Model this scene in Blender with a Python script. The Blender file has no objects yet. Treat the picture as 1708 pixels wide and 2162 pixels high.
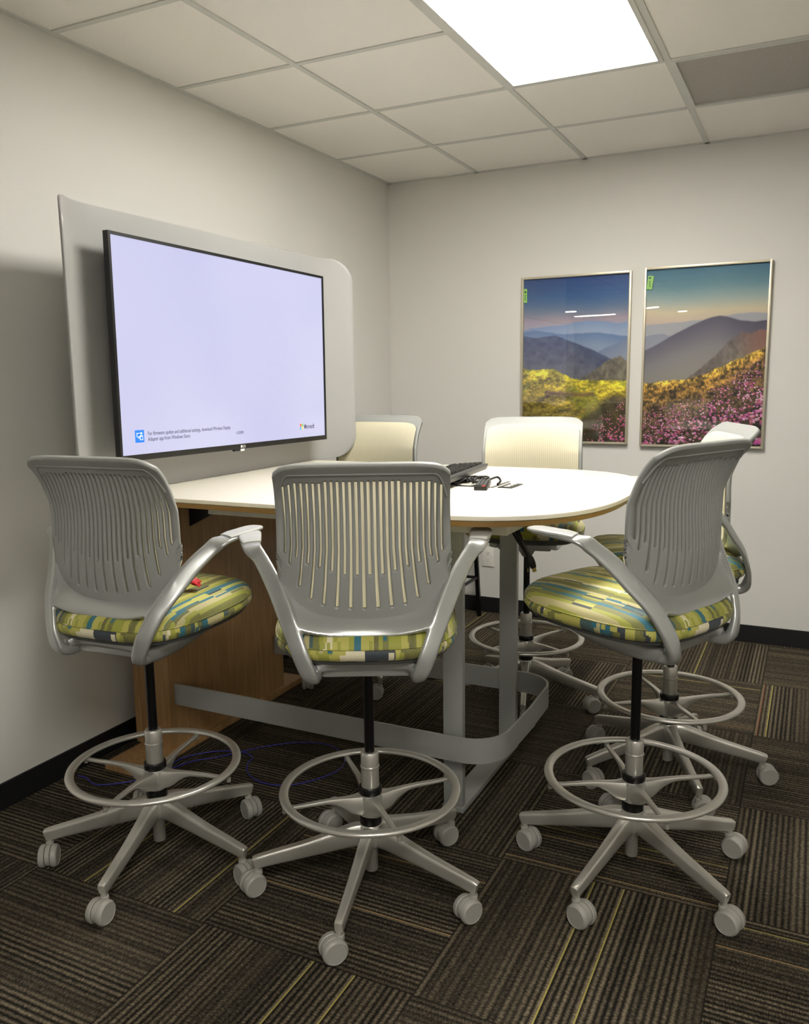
import bpy, bmesh, math, random
import numpy as np
from mathutils import Vector, Matrix

random.seed(7)
PI = math.pi
S = 0.6096
GX, GY, H = 0.559, 0.6125, 2.5236          # ceiling grid offsets and ceiling height
scene = bpy.context.scene
COL = scene.collection

# ------------------------------------------------------------------ helpers
def lin(c):
    return tuple(((v / 255.0) / 12.92 if v / 255.0 <= 0.04045 else (((v / 255.0) + 0.055) / 1.055) ** 2.4) for v in c)

def link(o, parent=None):
    COL.objects.link(o)
    if parent is not None:
        o.parent = parent
    return o

def empty(name, loc, rz=0.0, label=None, cat=None, group=None):
    o = bpy.data.objects.new(name, None)
    o.empty_display_size = 0.05
    o.location = loc
    o.rotation_euler = (0, 0, rz)
    COL.objects.link(o)
    tag(o, label, cat, group)
    return o

def tag(o, label=None, cat=None, group=None, kind=None):
    if label: o['label'] = label
    if cat: o['category'] = cat
    if group: o['group'] = group
    if kind: o['kind'] = kind
    return o

def obj(name, bm, mat, parent=None, smooth=None, recalc=True):
    if recalc:
        bmesh.ops.recalc_face_normals(bm, faces=bm.faces[:])
    me = bpy.data.meshes.new(name)
    bm.to_mesh(me)
    bm.free()
    for m in (mat if isinstance(mat, (list, tuple)) else [mat]):
        me.materials.append(m)
    if smooth is not None:
        me.polygons.foreach_set('use_smooth', [True] * len(me.polygons))
        me.set_sharp_from_angle(angle=math.radians(smooth))
    o = bpy.data.objects.new(name, me)
    return link(o, parent)

def add_box(bm, x0, x1, y0, y1, z0, z1, bev=0.0, mi=0):
    vs = [bm.verts.new((x, y, z)) for z in (z0, z1) for y in (y0, y1) for x in (x0, x1)]
    F = [(0, 2, 3, 1), (4, 5, 7, 6), (0, 1, 5, 4), (2, 6, 7, 3), (0, 4, 6, 2), (1, 3, 7, 5)]
    fs = [bm.faces.new([vs[i] for i in f]) for f in F]
    for f in fs: f.material_index = mi
    if bev > 0:
        es = list({e for f in fs for e in f.edges})
        bmesh.ops.bevel(bm, geom=es, offset=bev, segments=2, profile=0.6, affect='EDGES')
    return vs

def box(name, x0, x1, y0, y1, z0, z1, mat, parent=None, bev=0.0, smooth=None):
    bm = bmesh.new()
    add_box(bm, x0, x1, y0, y1, z0, z1, bev)
    return obj(name, bm, mat, parent, smooth if smooth is not None else (35 if bev else None))

def add_lathe(bm, prof, n=32, c=(0, 0, 0), axis='z', close=False):
    rings = []
    for r, z in prof:
        ring = []
        for i in range(n):
            a = 2 * PI * i / n
            if axis == 'z': p = (c[0] + r * math.cos(a), c[1] + r * math.sin(a), c[2] + z)
            elif axis == 'x': p = (c[0] + z, c[1] + r * math.cos(a), c[2] + r * math.sin(a))
            else: p = (c[0] + r * math.cos(a), c[1] + z, c[2] + r * math.sin(a))
            ring.append(bm.verts.new(p))
        rings.append(ring)
    m = len(rings)
    for k in range(m if close else m - 1):
        A, B = rings[k], rings[(k + 1) % m]
        for i in range(n):
            bm.faces.new((A[i], A[(i + 1) % n], B[(i + 1) % n], B[i]))
    if not close:
        bm.faces.new(rings[0][::-1]); bm.faces.new(rings[-1])

def cyl(bm, r, z0, z1, n=32, c=(0, 0, 0), axis='z', bev=0.0):
    b = bev
    if b > 0:
        add_lathe(bm, [(r - b, z0), (r - b * .3, z0 + b * .3), (r, z0 + b), (r, z1 - b), (r - b * .3, z1 - b * .3), (r - b, z1)], n, c, axis)
    else:
        add_lathe(bm, [(r, z0), (r, z1)], n, c, axis)

def catmull(P, n):
    P = [np.array(p, float) for p in P]
    Q = [2 * P[0] - P[1]] + P + [2 * P[-1] - P[-2]]
    out = []
    for i in range(1, len(Q) - 2):
        for k in range(n):
            t = k / n
            a, b, c, d = Q[i - 1], Q[i], Q[i + 1], Q[i + 2]
            out.append(0.5 * (2 * b + (c - a) * t + (2 * a - 5 * b + 4 * c - d) * t * t + (-a + 3 * b - 3 * c + d) * t ** 3))
    out.append(P[-1])
    return out

def sweep(bm, rows, n=6, sec=14, e=0.62, cap=True, sub=True):
    """rows: (x,y,z, width,thick, wdx,wdy,wdz)"""
    R = catmull(rows, n) if sub else [np.array(r, float) for r in rows]
    pts = [r[:3] for r in R]
    rings = []
    for i, r in enumerate(R):
        t = pts[min(i + 1, len(pts) - 1)] - pts[max(i - 1, 0)]
        t = t / np.linalg.norm(t)
        w = r[5:8]; w = w - t * (w @ t); w = w / np.linalg.norm(w)
        nn = np.cross(t, w)
        ring = []
        for k in range(sec):
            a = 2 * PI * (k + .5) / sec
            ca, sa = math.cos(a), math.sin(a)
            px = r[3] / 2 * math.copysign(abs(ca) ** e, ca)
            py = r[4] / 2 * math.copysign(abs(sa) ** e, sa)
            ring.append(bm.verts.new(r[:3] + w * px + nn * py))
        rings.append(ring)
    for A, B in zip(rings[:-1], rings[1:]):
        for k in range(sec):
            bm.faces.new((A[k], A[(k + 1) % sec], B[(k + 1) % sec], B[k]))
    if cap:
        bm.faces.new(rings[0][::-1]); bm.faces.new(rings[-1])
    return rings

def tube(bm, pts, r, n=4, sec=8):
    rows = []
    for p in pts:
        rows.append((*p, 2 * r, 2 * r, 0.31, 0.17, 0.9))
    R = catmull(rows, n)
    P = [q[:3] for q in R]
    rings = []
    prev = None
    for i, q in enumerate(P):
        t = P[min(i + 1, len(P) - 1)] - P[max(i - 1, 0)]
        t = t / (np.linalg.norm(t) + 1e-12)
        if prev is None:
            prev = np.cross(t, (0.3, 0.5, 0.81)); prev /= np.linalg.norm(prev)
        w = prev - t * (prev @ t); w /= np.linalg.norm(w); prev = w
        b = np.cross(t, w)
        rings.append([bm.verts.new(q + r * (math.cos(2 * PI * k / sec) * w + math.sin(2 * PI * k / sec) * b)) for k in range(sec)])
    for A, B in zip(rings[:-1], rings[1:]):
        for k in range(sec):
            bm.faces.new((A[k], A[(k + 1) % sec], B[(k + 1) % sec], B[k]))
    bm.faces.new(rings[0][::-1]); bm.faces.new(rings[-1])

def prism(bm, pts, z0, z1, mi=0):
    """extrude xy polygon"""
    A = [bm.verts.new((x, y, z0)) for x, y in pts]
    B = [bm.verts.new((x, y, z1)) for x, y in pts]
    n = len(pts)
    fs = [bm.faces.new(A[::-1]), bm.faces.new(B)]
    for i in range(n):
        fs.append(bm.faces.new((A[i], A[(i + 1) % n], B[(i + 1) % n], B[i])))
    for f in fs: f.material_index = mi
    return fs

def sup(t, a, b, n):
    c, s = math.cos(t), math.sin(t)
    return (a * math.copysign(abs(c) ** (2 / n), c), b * math.copysign(abs(s) ** (2 / n), s))

def add_mod(o, typ, **kw):
    m = o.modifiers.new(typ.lower(), typ)
    for k, v in kw.items(): setattr(m, k, v)
    return m

# ------------------------------------------------------------------ materials
def nt(name):
    m = bpy.data.materials.new(name); m.use_nodes = True
    t = m.node_tree; b = t.nodes['Principled BSDF']
    return m, t, b

def N(t, typ, **kw):
    n = t.nodes.new(typ)
    for k, v in kw.items():
        if k.startswith('i_'):
            key = k[2:]
            n.inputs[int(key) if key.isdigit() else key.replace('_', ' ')].default_value = v
        else: setattr(n, k, v)
    return n

def L(t, a, ao, b, bi):
    t.links.new(a.outputs[ao], b.inputs[bi])

def simple(name, rgb, rough=.5, metal=0.0, bump=0.0, bscale=300, coat=0.0, var=0.0, spec=None):
    m, t, b = nt(name)
    c = lin(rgb)
    b.inputs['Base Color'].default_value = (*c, 1)
    b.inputs['Roughness'].default_value = rough
    b.inputs['Metallic'].default_value = metal
    if spec is not None: b.inputs['Specular IOR Level'].default_value = spec
    if coat: b.inputs['Coat Weight'].default_value = coat; b.inputs['Coat Roughness'].default_value = .1
    tc = N(t, 'ShaderNodeTexCoord')
    nz = N(t, 'ShaderNodeTexNoise'); nz.inputs['Scale'].default_value = bscale; nz.inputs['Detail'].default_value = 3
    L(t, tc, 'Object', nz, 'Vector')
    if bump:
        bp = N(t, 'ShaderNodeBump'); bp.inputs['Strength'].default_value = bump; bp.inputs['Distance'].default_value = .002
        L(t, nz, 'Fac', bp, 'Height'); L(t, bp, 'Normal', b, 'Normal')
    if var:
        mx = N(t, 'ShaderNodeMix', data_type='RGBA')
        mx.inputs[6].default_value = (*[v * (1 - var) for v in c], 1); mx.inputs[7].default_value = (*[min(1, v * (1 + var)) for v in c], 1)
        L(t, nz, 'Fac', mx, 0); L(t, mx, 2, b, 'Base Color')
    return m

M = {}
M['wall'] = simple('wall_paint', (214, 213, 208), .6, bump=.12, bscale=260)
M['tile'] = simple('ceiling_tile', (244, 241, 236), .9, bump=.5, bscale=420, var=.035)
M['grid'] = simple('ceiling_grid', (206, 207, 202), .5)
M['base'] = simple('black_rubber_base', (22, 23, 25), .45)
M['silver'] = simple('silver_paint', (204, 202, 194), .3, metal=.65, bump=.05, bscale=900)
M['arm'] = simple('arm_satin_aluminium', (182, 184, 182), .3, metal=.55, bump=.04, bscale=900)
M['shell'] = simple('grey_shell_plastic', (150, 152, 148), .42, bump=.05, bscale=900)
M['pad'] = simple('arm_pad_plastic', (176, 177, 174), .35)
M['caster'] = simple('caster_grey', (160, 158, 151), .4, bump=.04, bscale=600)
M['blackp'] = simple('black_plastic', (14, 14, 15), .35)
M['blackm'] = simple('black_metal', (12, 12, 13), .3, metal=.3)
M['pan'] = simple('seat_pan_grey', (96, 98, 98), .5)
M['tablem'] = simple('table_frame_silver', (172, 174, 171), .42, metal=.35, bump=.06, bscale=1100, var=.04)
M['beam'] = simple('table_beam_pale', (226, 226, 219), .5)
M['lam'] = simple('white_laminate', (226, 221, 206), .3, bump=.05, bscale=700)
M['edge'] = simple('tan_edge', (156, 122, 74), .5)
M['panel'] = simple('panel_grey', (160, 160, 158), .28, bump=.05, bscale=700)
M['tvblack'] = simple('tv_bezel', (5, 5, 6), .4)
M['white'] = simple('white_plastic', (232, 230, 222), .35)
M['champ'] = simple('champagne_frame', (196, 188, 166), .35, metal=.5)
M['tag'] = simple('green_tag', (150, 205, 110), .6)
M['red'] = simple('red_satin', (190, 20, 30), .45)
M['blue'] = simple('blue_cable', (48, 48, 140), .45)
M['gold'] = simple('gold_plug', (190, 165, 90), .3, metal=.8)
M['darkgrey'] = simple('dark_grey_plastic', (70, 71, 72), .4)
M['key'] = simple('key_black', (26, 27, 29), .35)
M['redbtn'] = simple('red_button', (190, 60, 45), .4)

def wood(name, a, b2):
    m, t, b = nt(name)
    tc = N(t, 'ShaderNodeTexCoord'); mp = N(t, 'ShaderNodeMapping')
    mp.inputs['Scale'].default_value = (14, 14, 1.1)
    n1 = N(t, 'ShaderNodeTexNoise'); n1.inputs['Scale'].default_value = 5; n1.inputs['Detail'].default_value = 6; n1.inputs['Distortion'].default_value = .4
    n2 = N(t, 'ShaderNodeTexNoise'); n2.inputs['Scale'].default_value = 60; n2.inputs['Detail'].default_value = 2
    L(t, tc, 'Object', mp, 'Vector'); L(t, mp, 'Vector', n1, 'Vector'); L(t, mp, 'Vector', n2, 'Vector')
    ad = N(t, 'ShaderNodeMath', operation='MULTIPLY_ADD'); ad.inputs[1].default_value = .35; L(t, n2, 'Fac', ad, 0); L(t, n1, 'Fac', ad, 2)
    cr = N(t, 'ShaderNodeValToRGB'); L(t, ad, 'Value', cr, 'Fac')
    cr.color_ramp.elements[0].position = .45; cr.color_ramp.elements[0].color = (*lin(a), 1)
    cr.color_ramp.elements[1].position = .85; cr.color_ramp.elements[1].color = (*lin(b2), 1)
    L(t, cr, 'Color', b, 'Base Color'); b.inputs['Roughness'].default_value = .42
    return m
M['wood'] = wood('maple_veneer', (150, 114, 74), (176, 140, 96))

def emis(name, rgb, s):
    m, t, b = nt(name)
    b.inputs['Base Color'].default_value = (*lin(rgb), 1)
    b.inputs['Emission Color'].default_value = (*lin(rgb), 1)
    b.inputs['Emission Strength'].default_value = s
    b.inputs['Roughness'].default_value = .4
    return m

# diffuser: prismatic acrylic, warm at edges
def diffuser_mat():
    m, t, b = nt('prismatic_diffuser')
    tc = N(t, 'ShaderNodeTexCoord')
    ch = N(t, 'ShaderNodeTexVoronoi', distance='CHEBYCHEV'); ch.inputs['Scale'].default_value = 90
    ch.inputs['Randomness'].default_value = 0
    L(t, tc, 'Object', ch, 'Vector')
    cr = N(t, 'ShaderNodeMapRange'); cr.inputs[1].default_value = .1; cr.inputs[2].default_value = .5; cr.inputs[3].default_value = 1.05; cr.inputs[4].default_value = .9
    L(t, ch, 'Distance', cr, 0)
    ml = N(t, 'ShaderNodeMath', operation='MULTIPLY'); ml.inputs[1].default_value = LAMP
    L(t, cr, 0, ml, 0)
    b.inputs['Base Color'].default_value = (.85, .85, .8, 1)
    b.inputs['Emission Color'].default_value = (1.0, .955, .88, 1)
    L(t, ml, 0, b, 'Emission Strength')
    b.inputs['Roughness'].default_value = .3
    return m
LAMP = 27.0
M['diff'] = diffuser_mat()
M['tubelight'] = emis('linear_lamp', (255, 246, 230), 30.0)

# carpet tiles, quarter turned
def carpet():
    m, t, b = nt('striped_carpet_tiles')
    tc = N(t, 'ShaderNodeTexCoord'); sp = N(t, 'ShaderNodeSeparateXYZ'); L(t, tc, 'Object', sp, 0)
    P = .6
    def math_(op, a, bb=None, c=None):
        n = N(t, 'ShaderNodeMath', operation=op)
        for i, v in enumerate((a, bb, c)):
            if v is None: continue
            if isinstance(v, (int, float)): n.inputs[i].default_value = v
            else: t.links.new(v, n.inputs[i])
        return n.outputs[0]
    X = math_('DIVIDE', math_('SUBTRACT', sp.outputs[0], 1.59), P)
    Y = math_('DIVIDE', math_('SUBTRACT', sp.outputs[1], -2.45), .606)
    ix, iy = math_('FLOOR', X), math_('FLOOR', Y)
    fx, fy = math_('FRACT', X), math_('FRACT', Y)
    par = math_('PINGPONG', math_('ADD', ix, iy), 1.0)          # 0/1 checker
    # tile (ix=0, iy=-1) has stripes along y -> use fx. parity there is 1
    mixu = N(t, 'ShaderNodeMix'); t.links.new(par, mixu.inputs[0]); t.links.new(fy, mixu.inputs[2]); t.links.new(fx, mixu.inputs[3])
    u = mixu.outputs[0]
    mixv = N(t, 'ShaderNodeMix'); t.links.new(par, mixv.inputs[0]); t.links.new(fx, mixv.inputs[2]); t.links.new(fy, mixv.inputs[3])
    v = mixv.outputs[0]
    idn = math_('ADD', math_('MULTIPLY', ix, 7.13), math_('MULTIPLY', iy, 3.71))
    NR = 37.0
    ru = math_('MULTIPLY', u, NR); rib = math_('FLOOR', ru); rf = math_('FRACT', ru)
    # rib profile 0..1 (raised in middle)
    prof = math_('SINE', math_('MULTIPLY', rf, PI))
    cmb = N(t, 'ShaderNodeCombineXYZ'); t.links.new(rib, cmb.inputs[0]); t.links.new(idn, cmb.inputs[1])
    wn = N(t, 'ShaderNodeTexWhiteNoise', noise_dimensions='2D'); L(t, cmb, 0, wn, 'Vector')
    # low freq band variation across ribs
    cmb2 = N(t, 'ShaderNodeCombineXYZ'); t.links.new(math_('MULTIPLY', rib, .17), cmb2.inputs[0]); t.links.new(idn, cmb2.inputs[1])
    lf = N(t, 'ShaderNodeTexNoise', noise_dimensions='2D'); lf.inputs['Scale'].default_value = 1.0; lf.inputs['Detail'].default_value = 1; L(t, cmb2, 0, lf, 'Vector')
    # loops
    cmb3 = N(t, 'ShaderNodeCombineXYZ'); t.links.new(math_('MULTIPLY', rib, 3.3), cmb3.inputs[0]); t.links.new(math_('MULTIPLY', v, 190.0), cmb3.inputs[1]); t.links.new(math_('MULTIPLY', ru, 2.0), cmb3.inputs[2])
    lp = N(t, 'ShaderNodeTexNoise'); lp.inputs['Scale'].default_value = 1.0; lp.inputs['Detail'].default_value = 2; L(t, cmb3, 0, lp, 'Vector')
    # contrast between groove (dark) and ridge (tan); contrast modulated per band
    amp = N(t, 'ShaderNodeMapRange'); amp.inputs[1].default_value = .35; amp.inputs[2].default_value = .6; amp.inputs[3].default_value = .3; amp.inputs[4].default_value = 1.0
    L(t, lf, 'Fac', amp, 0)
    pr = math_('MULTIPLY_ADD', math_('SUBTRACT', math_('POWER', prof, 1.3), .55), amp.outputs[0], .5)
    val = math_('ADD', math_('MULTIPLY', pr, .62), math_('MULTIPLY', math_('SUBTRACT', lp.outputs['Fac'], .5), 1.1))
    val = math_('ADD', val, math_('MULTIPLY', math_('SUBTRACT', wn.outputs['Value'], .5), .22))
    cr = N(t, 'ShaderNodeValToRGB'); t.links.new(val, cr.inputs[0])
    el = cr.color_ramp.elements
    el[0].position = .0; el[0].color = (*lin((20, 18, 15)), 1)
    el[1].position = .8; el[1].color = (*lin((128, 117, 96)), 1)
    e = el.new(.34); e.color = (*lin((62, 56, 46)), 1)
    e = el.new(.55); e.color = (*lin((90, 82, 67)), 1)
    # thin accent lines
    hit = math_('GREATER_THAN', wn.outputs['Value'], .974)
    lm = math_('MULTIPLY', hit, math_('GREATER_THAN', math_('SINE', math_('MULTIPLY', math_('FRACT', math_('MULTIPLY', rf, 2.0)), PI)), .75))
    lm = math_('MULTIPLY', lm, math_('GREATER_THAN', rf, .5))
    acr = N(t, 'ShaderNodeValToRGB'); acr.color_ramp.interpolation = 'CONSTANT'
    a = acr.color_ramp.elements
    a[0].position = 0; a[0].color = (*lin((172, 160, 84)), 1)
    a[1].position = .55; a[1].color = (*lin((128, 74, 50)), 1)
    e = a.new(.7); e.color = (*lin((180, 150, 104)), 1)
    L(t, wn, 'Color', acr, 'Fac')
    sepc = N(t, 'ShaderNodeSeparateColor'); L(t, wn, 'Color', sepc, 0); t.links.new(sepc.outputs[1], acr.inputs[0])
    mx = N(t, 'ShaderNodeMix', data_type='RGBA')
    t.links.new(math_('MULTIPLY', lm, .8), mx.inputs[0]); L(t, cr, 'Color', mx, 6); L(t, acr, 'Color', mx, 7)
    # seam
    sx = math_('MINIMUM', math_('MINIMUM', fx, math_('SUBTRACT', 1.0, fx)), math_('MINIMUM', fy, math_('SUBTRACT', 1.0, fy)))
    seam = math_('LESS_THAN', sx, .003)
    mx2 = N(t, 'ShaderNodeMix', data_type='RGBA'); t.links.new(math_('MULTIPLY', seam, .7), mx2.inputs[0]); L(t, mx, 2, mx2, 6); mx2.inputs[7].default_value = (*lin((24, 22, 20)), 1)
    L(t, mx2, 2, b, 'Base Color')
    b.inputs['Roughness'].default_value = .95; b.inputs['Specular IOR Level'].default_value = .15
    hgt = math_('ADD', prof, math_('MULTIPLY', lp.outputs['Fac'], .8))
    bp = N(t, 'ShaderNodeBump'); bp.inputs['Strength'].default_value = .55; bp.inputs['Distance'].default_value = .004
    t.links.new(hgt, bp.inputs['Height']); L(t, bp, 'Normal', b, 'Normal')
    return m
M['carpet'] = carpet()

# seat fabric: uv.x across columns, uv.y along
def fabric():
    m, t, b = nt('woven_block_fabric')
    uv = N(t, 'ShaderNodeUVMap'); uv.uv_map = 'UVMap'
    sp = N(t, 'ShaderNodeSeparateXYZ'); L(t, uv, 0, sp, 0)
    def math_(op, a, bb=None, c=None):
        n = N(t, 'ShaderNodeMath', operation=op)
        for i, v in enumerate((a, bb, c)):
            if v is None: continue
            if isinstance(v, (int, float)): n.inputs[i].default_value = v
            else: t.links.new(v, n.inputs[i])
        return n.outputs[0]
    U, V = sp.outputs[0], sp.outputs[1]
    # fine cell rows; per-row jogs of the column edges so that they read as stepped blocks
    rowc = math_('FLOOR', math_('DIVIDE', V, .017))
    cb = N(t, 'ShaderNodeCombineXYZ'); t.links.new(rowc, cb.inputs[0]); t.links.new(math_('FLOOR', math_('DIVIDE', U, .06)), cb.inputs[1])
    wj = N(t, 'ShaderNodeTexWhiteNoise', noise_dimensions='2D'); L(t, cb, 0, wj, 'Vector')
    jog = math_('MULTIPLY', math_('GREATER_THAN', wj.outputs['Value'], .72), .008)
    Uj = math_('ADD', U, jog)
    vo = N(t, 'ShaderNodeTexVoronoi', voronoi_dimensions='1D'); vo.inputs['Scale'].default_value = 1.0; vo.inputs['Randomness'].default_value = .9
    t.links.new(math_('DIVIDE', Uj, .019), vo.inputs['W'])
    s1 = N(t, 'ShaderNodeSeparateColor'); L(t, vo, 'Color', s1, 0)
    pal = [(0, (158, 160, 66)), (.2, (122, 122, 64)), (.32, (48, 112, 128)), (.44, (226, 218, 186)), (.50, (186, 182, 92)), (.66, (58, 66, 74)), (.74, (186, 178, 128)), (.84, (112, 110, 62)), (.93, (70, 92, 92))]
    def ramp():
        r = N(t, 'ShaderNodeValToRGB'); r.color_ramp.interpolation = 'CONSTANT'
        r.color_ramp.elements[0].color = (*lin(pal[0][1]), 1); r.color_ramp.elements[1].position = pal[1][0]; r.color_ramp.elements[1].color = (*lin(pal[1][1]), 1)
        for p, c in pal[2:]:
            e = r.color_ramp.elements.new(p); e.color = (*lin(c), 1)
        return r
    r1 = ramp(); t.links.new(s1.outputs[0], r1.inputs[0])
    cb2 = N(t, 'ShaderNodeCombineXYZ'); t.links.new(math_('FLOOR', math_('DIVIDE', U, .0115)), cb2.inputs[0]); t.links.new(math_('FLOOR', math_('DIVIDE', V, .021)), cb2.inputs[1])
    w2 = N(t, 'ShaderNodeTexWhiteNoise', noise_dimensions='2D'); L(t, cb2, 0, w2, 'Vector')
    s2 = N(t, 'ShaderNodeSeparateColor'); L(t, w2, 'Color', s2, 0)
    r2 = ramp(); t.links.new(s2.outputs[1], r2.inputs[0])
    mx = N(t, 'ShaderNodeMix', data_type='RGBA'); t.links.new(math_('GREATER_THAN', w2.outputs['Value'], .86), mx.inputs[0])
    L(t, r1, 'Color', mx, 6); L(t, r2, 'Color', mx, 7)
    nz = N(t, 'ShaderNodeTexNoise'); nz.inputs['Scale'].default_value = 900; nz.inputs['Detail'].default_value = 2; L(t, uv, 0, nz, 'Vector')
    hs = N(t, 'ShaderNodeMapRange'); hs.inputs[3].default_value = .82; hs.inputs[4].default_value = 1.15; L(t, nz, 'Fac', hs, 0)
    mm = N(t, 'ShaderNodeMix', data_type='RGBA', blend_type='MULTIPLY'); mm.inputs[0].default_value = 1
    cc = N(t, 'ShaderNodeCombineColor'); [t.links.new(hs.outputs[0], cc.inputs[i]) for i in range(3)]
    L(t, mx, 2, mm, 6); L(t, cc, 0, mm, 7); L(t, mm, 2, b, 'Base Color')
    b.inputs['Roughness'].default_value = .62; b.inputs['Sheen Weight'].default_value = .15
    bp = N(t, 'ShaderNodeBump'); bp.inputs['Strength'].default_value = .25; bp.inputs['Distance'].default_value = .001
    L(t, nz, 'Fac', bp, 'Height'); L(t, bp, 'Normal', b, 'Normal')
    return m
M['fabric'] = fabric()

def meshfabric():
    m, t, b = nt('cream_knit_mesh')
    tc = N(t, 'ShaderNodeTexCoord')
    wv = N(t, 'ShaderNodeTexWave', wave_type='BANDS', bands_direction='X'); wv.inputs['Scale'].default_value = 38; wv.inputs['Distortion'].default_value = .6; wv.inputs['Detail Scale'].default_value = 8
    L(t, tc, 'Object', wv, 'Vector')
    mx = N(t, 'ShaderNodeMix', data_type='RGBA'); mx.inputs[6].default_value = (*lin((226, 218, 186)), 1); mx.inputs[7].default_value = (*lin((243, 237, 212)), 1)
    L(t, wv, 'Fac', mx, 0); L(t, mx, 2, b, 'Base Color'); b.inputs['Roughness'].default_value = .8
    bp = N(t, 'ShaderNodeBump'); bp.inputs['Strength'].default_value = .3; bp.inputs['Distance'].default_value = .001
    L(t, wv, 'Fac', bp, 'Height'); L(t, bp, 'Normal', b, 'Normal')
    tr = N(t, 'ShaderNodeBsdfTranslucent'); L(t, mx, 2, tr, 'Color'); ms = N(t, 'ShaderNodeMixShader'); ms.inputs[0].default_value = .3
    out = t.nodes['Material Output']; L(t, b, 0, ms, 1); L(t, tr, 0, ms, 2); L(t, ms, 0, out, 0)
    return m
M['mesh'] = meshfabric()

def perfmat():
    m, t, b = nt('perforated_metal')
    tc = N(t, 'ShaderNodeTexCoord'); mp = N(t, 'ShaderNodeMapping'); mp.inputs['Rotation'].default_value = (0, 0, PI / 4)
    vo = N(t, 'ShaderNodeTexVoronoi'); vo.inputs['Scale'].default_value = 150; vo.inputs['Randomness'].default_value = 0
    L(t, tc, 'Object', mp, 'Vector'); L(t, mp, 'Vector', vo, 'Vector')
    gt = N(t, 'ShaderNodeMath', operation='LESS_THAN'); gt.inputs[1].default_value = .33; L(t, vo, 'Distance', gt, 0)
    mx = N(t, 'ShaderNodeMix', data_type='RGBA'); mx.inputs[6].default_value = (*lin((196, 192, 184)), 1); mx.inputs[7].default_value = (*lin((60, 60, 58)), 1)
    L(t, gt, 0, mx, 0); L(t, mx, 2, b, 'Base Color'); b.inputs['Roughness'].default_value = .6
    return m
M['perf'] = perfmat()

def screenmat():
    m, t, b = nt('tv_screen')
    tc = N(t, 'ShaderNodeTexCoord')
    nz = N(t, 'ShaderNodeTexNoise'); nz.inputs['Scale'].default_value = 1.6; nz.inputs['Detail'].default_value = 1
    L(t, tc, 'Object', nz, 'Vector')
    mx = N(t, 'ShaderNodeMix', data_type='RGBA'); mx.inputs[6].default_value = (*lin((186, 186, 226)), 1); mx.inputs[7].default_value = (*lin((214, 214, 238)), 1)
    L(t, nz, 'Fac', mx, 0)
    b.inputs['Base Color'].default_value = (.02, .02, .025, 1); b.inputs['Roughness'].default_value = .22
    L(t, mx, 2, b, 'Emission Color'); b.inputs['Emission Strength'].default_value = .84
    return m
M['screen'] = screenmat()
M['scr_text'] = emis('screen_text', (60, 60, 84), .5)
M['scr_blue'] = emis('screen_blue', (20, 92, 226), .9)
M['scr_white'] = emis('screen_white', (225, 235, 255), .9)
M['ms_r'] = emis('logo_red', (222, 74, 60), .9); M['ms_g'] = emis('logo_green', (90, 150, 80), .9)
M['ms_b'] = emis('logo_blue', (60, 130, 220), .9); M['ms_y'] = emis('logo_orange', (222, 160, 80), .9)

def glassmat():
    m = bpy.data.materials.new('picture_glazing'); m.use_nodes = True
    t = m.node_tree; t.nodes.clear()
    o = N(t, 'ShaderNodeOutputMaterial'); mix = N(t, 'ShaderNodeMixShader'); f = N(t, 'ShaderNodeFresnel'); f.inputs[0].default_value = 1.5
    tr = N(t, 'ShaderNodeBsdfTransparent'); gl = N(t, 'ShaderNodeBsdfGlossy'); gl.inputs['Roughness'].default_value = .01
    L(t, f, 0, mix, 0); L(t, tr, 0, mix, 1); L(t, gl, 0, mix, 2); L(t, mix, 0, o, 0)
    return m
M['glass'] = glassmat()

# ------------------------------------------------------------------ room
def struct(name, bm, m):
    return tag(obj(name, bm, m), kind='structure')
RX, RY0, RYF, LX = 4.0, -3.95, -12.5, -3.6
bm = bmesh.new(); add_box(bm, LX, RX, RYF, .0, -.06, 0); fl = struct('floor', bm, M['carpet'])
def wall(name, *a):
    bm = bmesh.new(); add_box(bm, *a); return struct(name, bm, M['wall'])
HT = H + .12
wall('wall_back', -.12, RX, 0, .12, 0, HT)
wall('wall_left', -.12, 0, RY0, 0, 0, HT)
wall('wall_right', RX, RX + .12, RYF, .12, 0, HT)
wall('wall_front', LX, RX, RYF - .12, RYF, 0, HT)
wall('wall_office_left', LX - .12, LX, RYF - .12, RY0, 0, HT)
wall('wall_office_back', LX - .12, -.12, RY0, RY0 + .12, 0, HT)
def basebd(name, *a):
    bm = bmesh.new(); add_box(bm, *a, bev=.002); return struct(name, bm, M['base'])
basebd('baseboard_back', 0.008, RX - .008, -.008, 0, 0, .092)
basebd('baseboard_left', 0, .008, RY0, -.008, 0, .09)
basebd('baseboard_right', RX - .008, RX, RYF, -.008, 0, .09)
basebd('baseboard_front', LX, RX, RYF, RYF + .008, 0, .1)

gxs = [GX + k * S for k in range(-7, 6)]
gxs = [g for g in gxs if LX < g < RX]
gys = [-GY - k * S for k in range(0, 20)]
gys = [g for g in gys if g > RYF]
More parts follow.
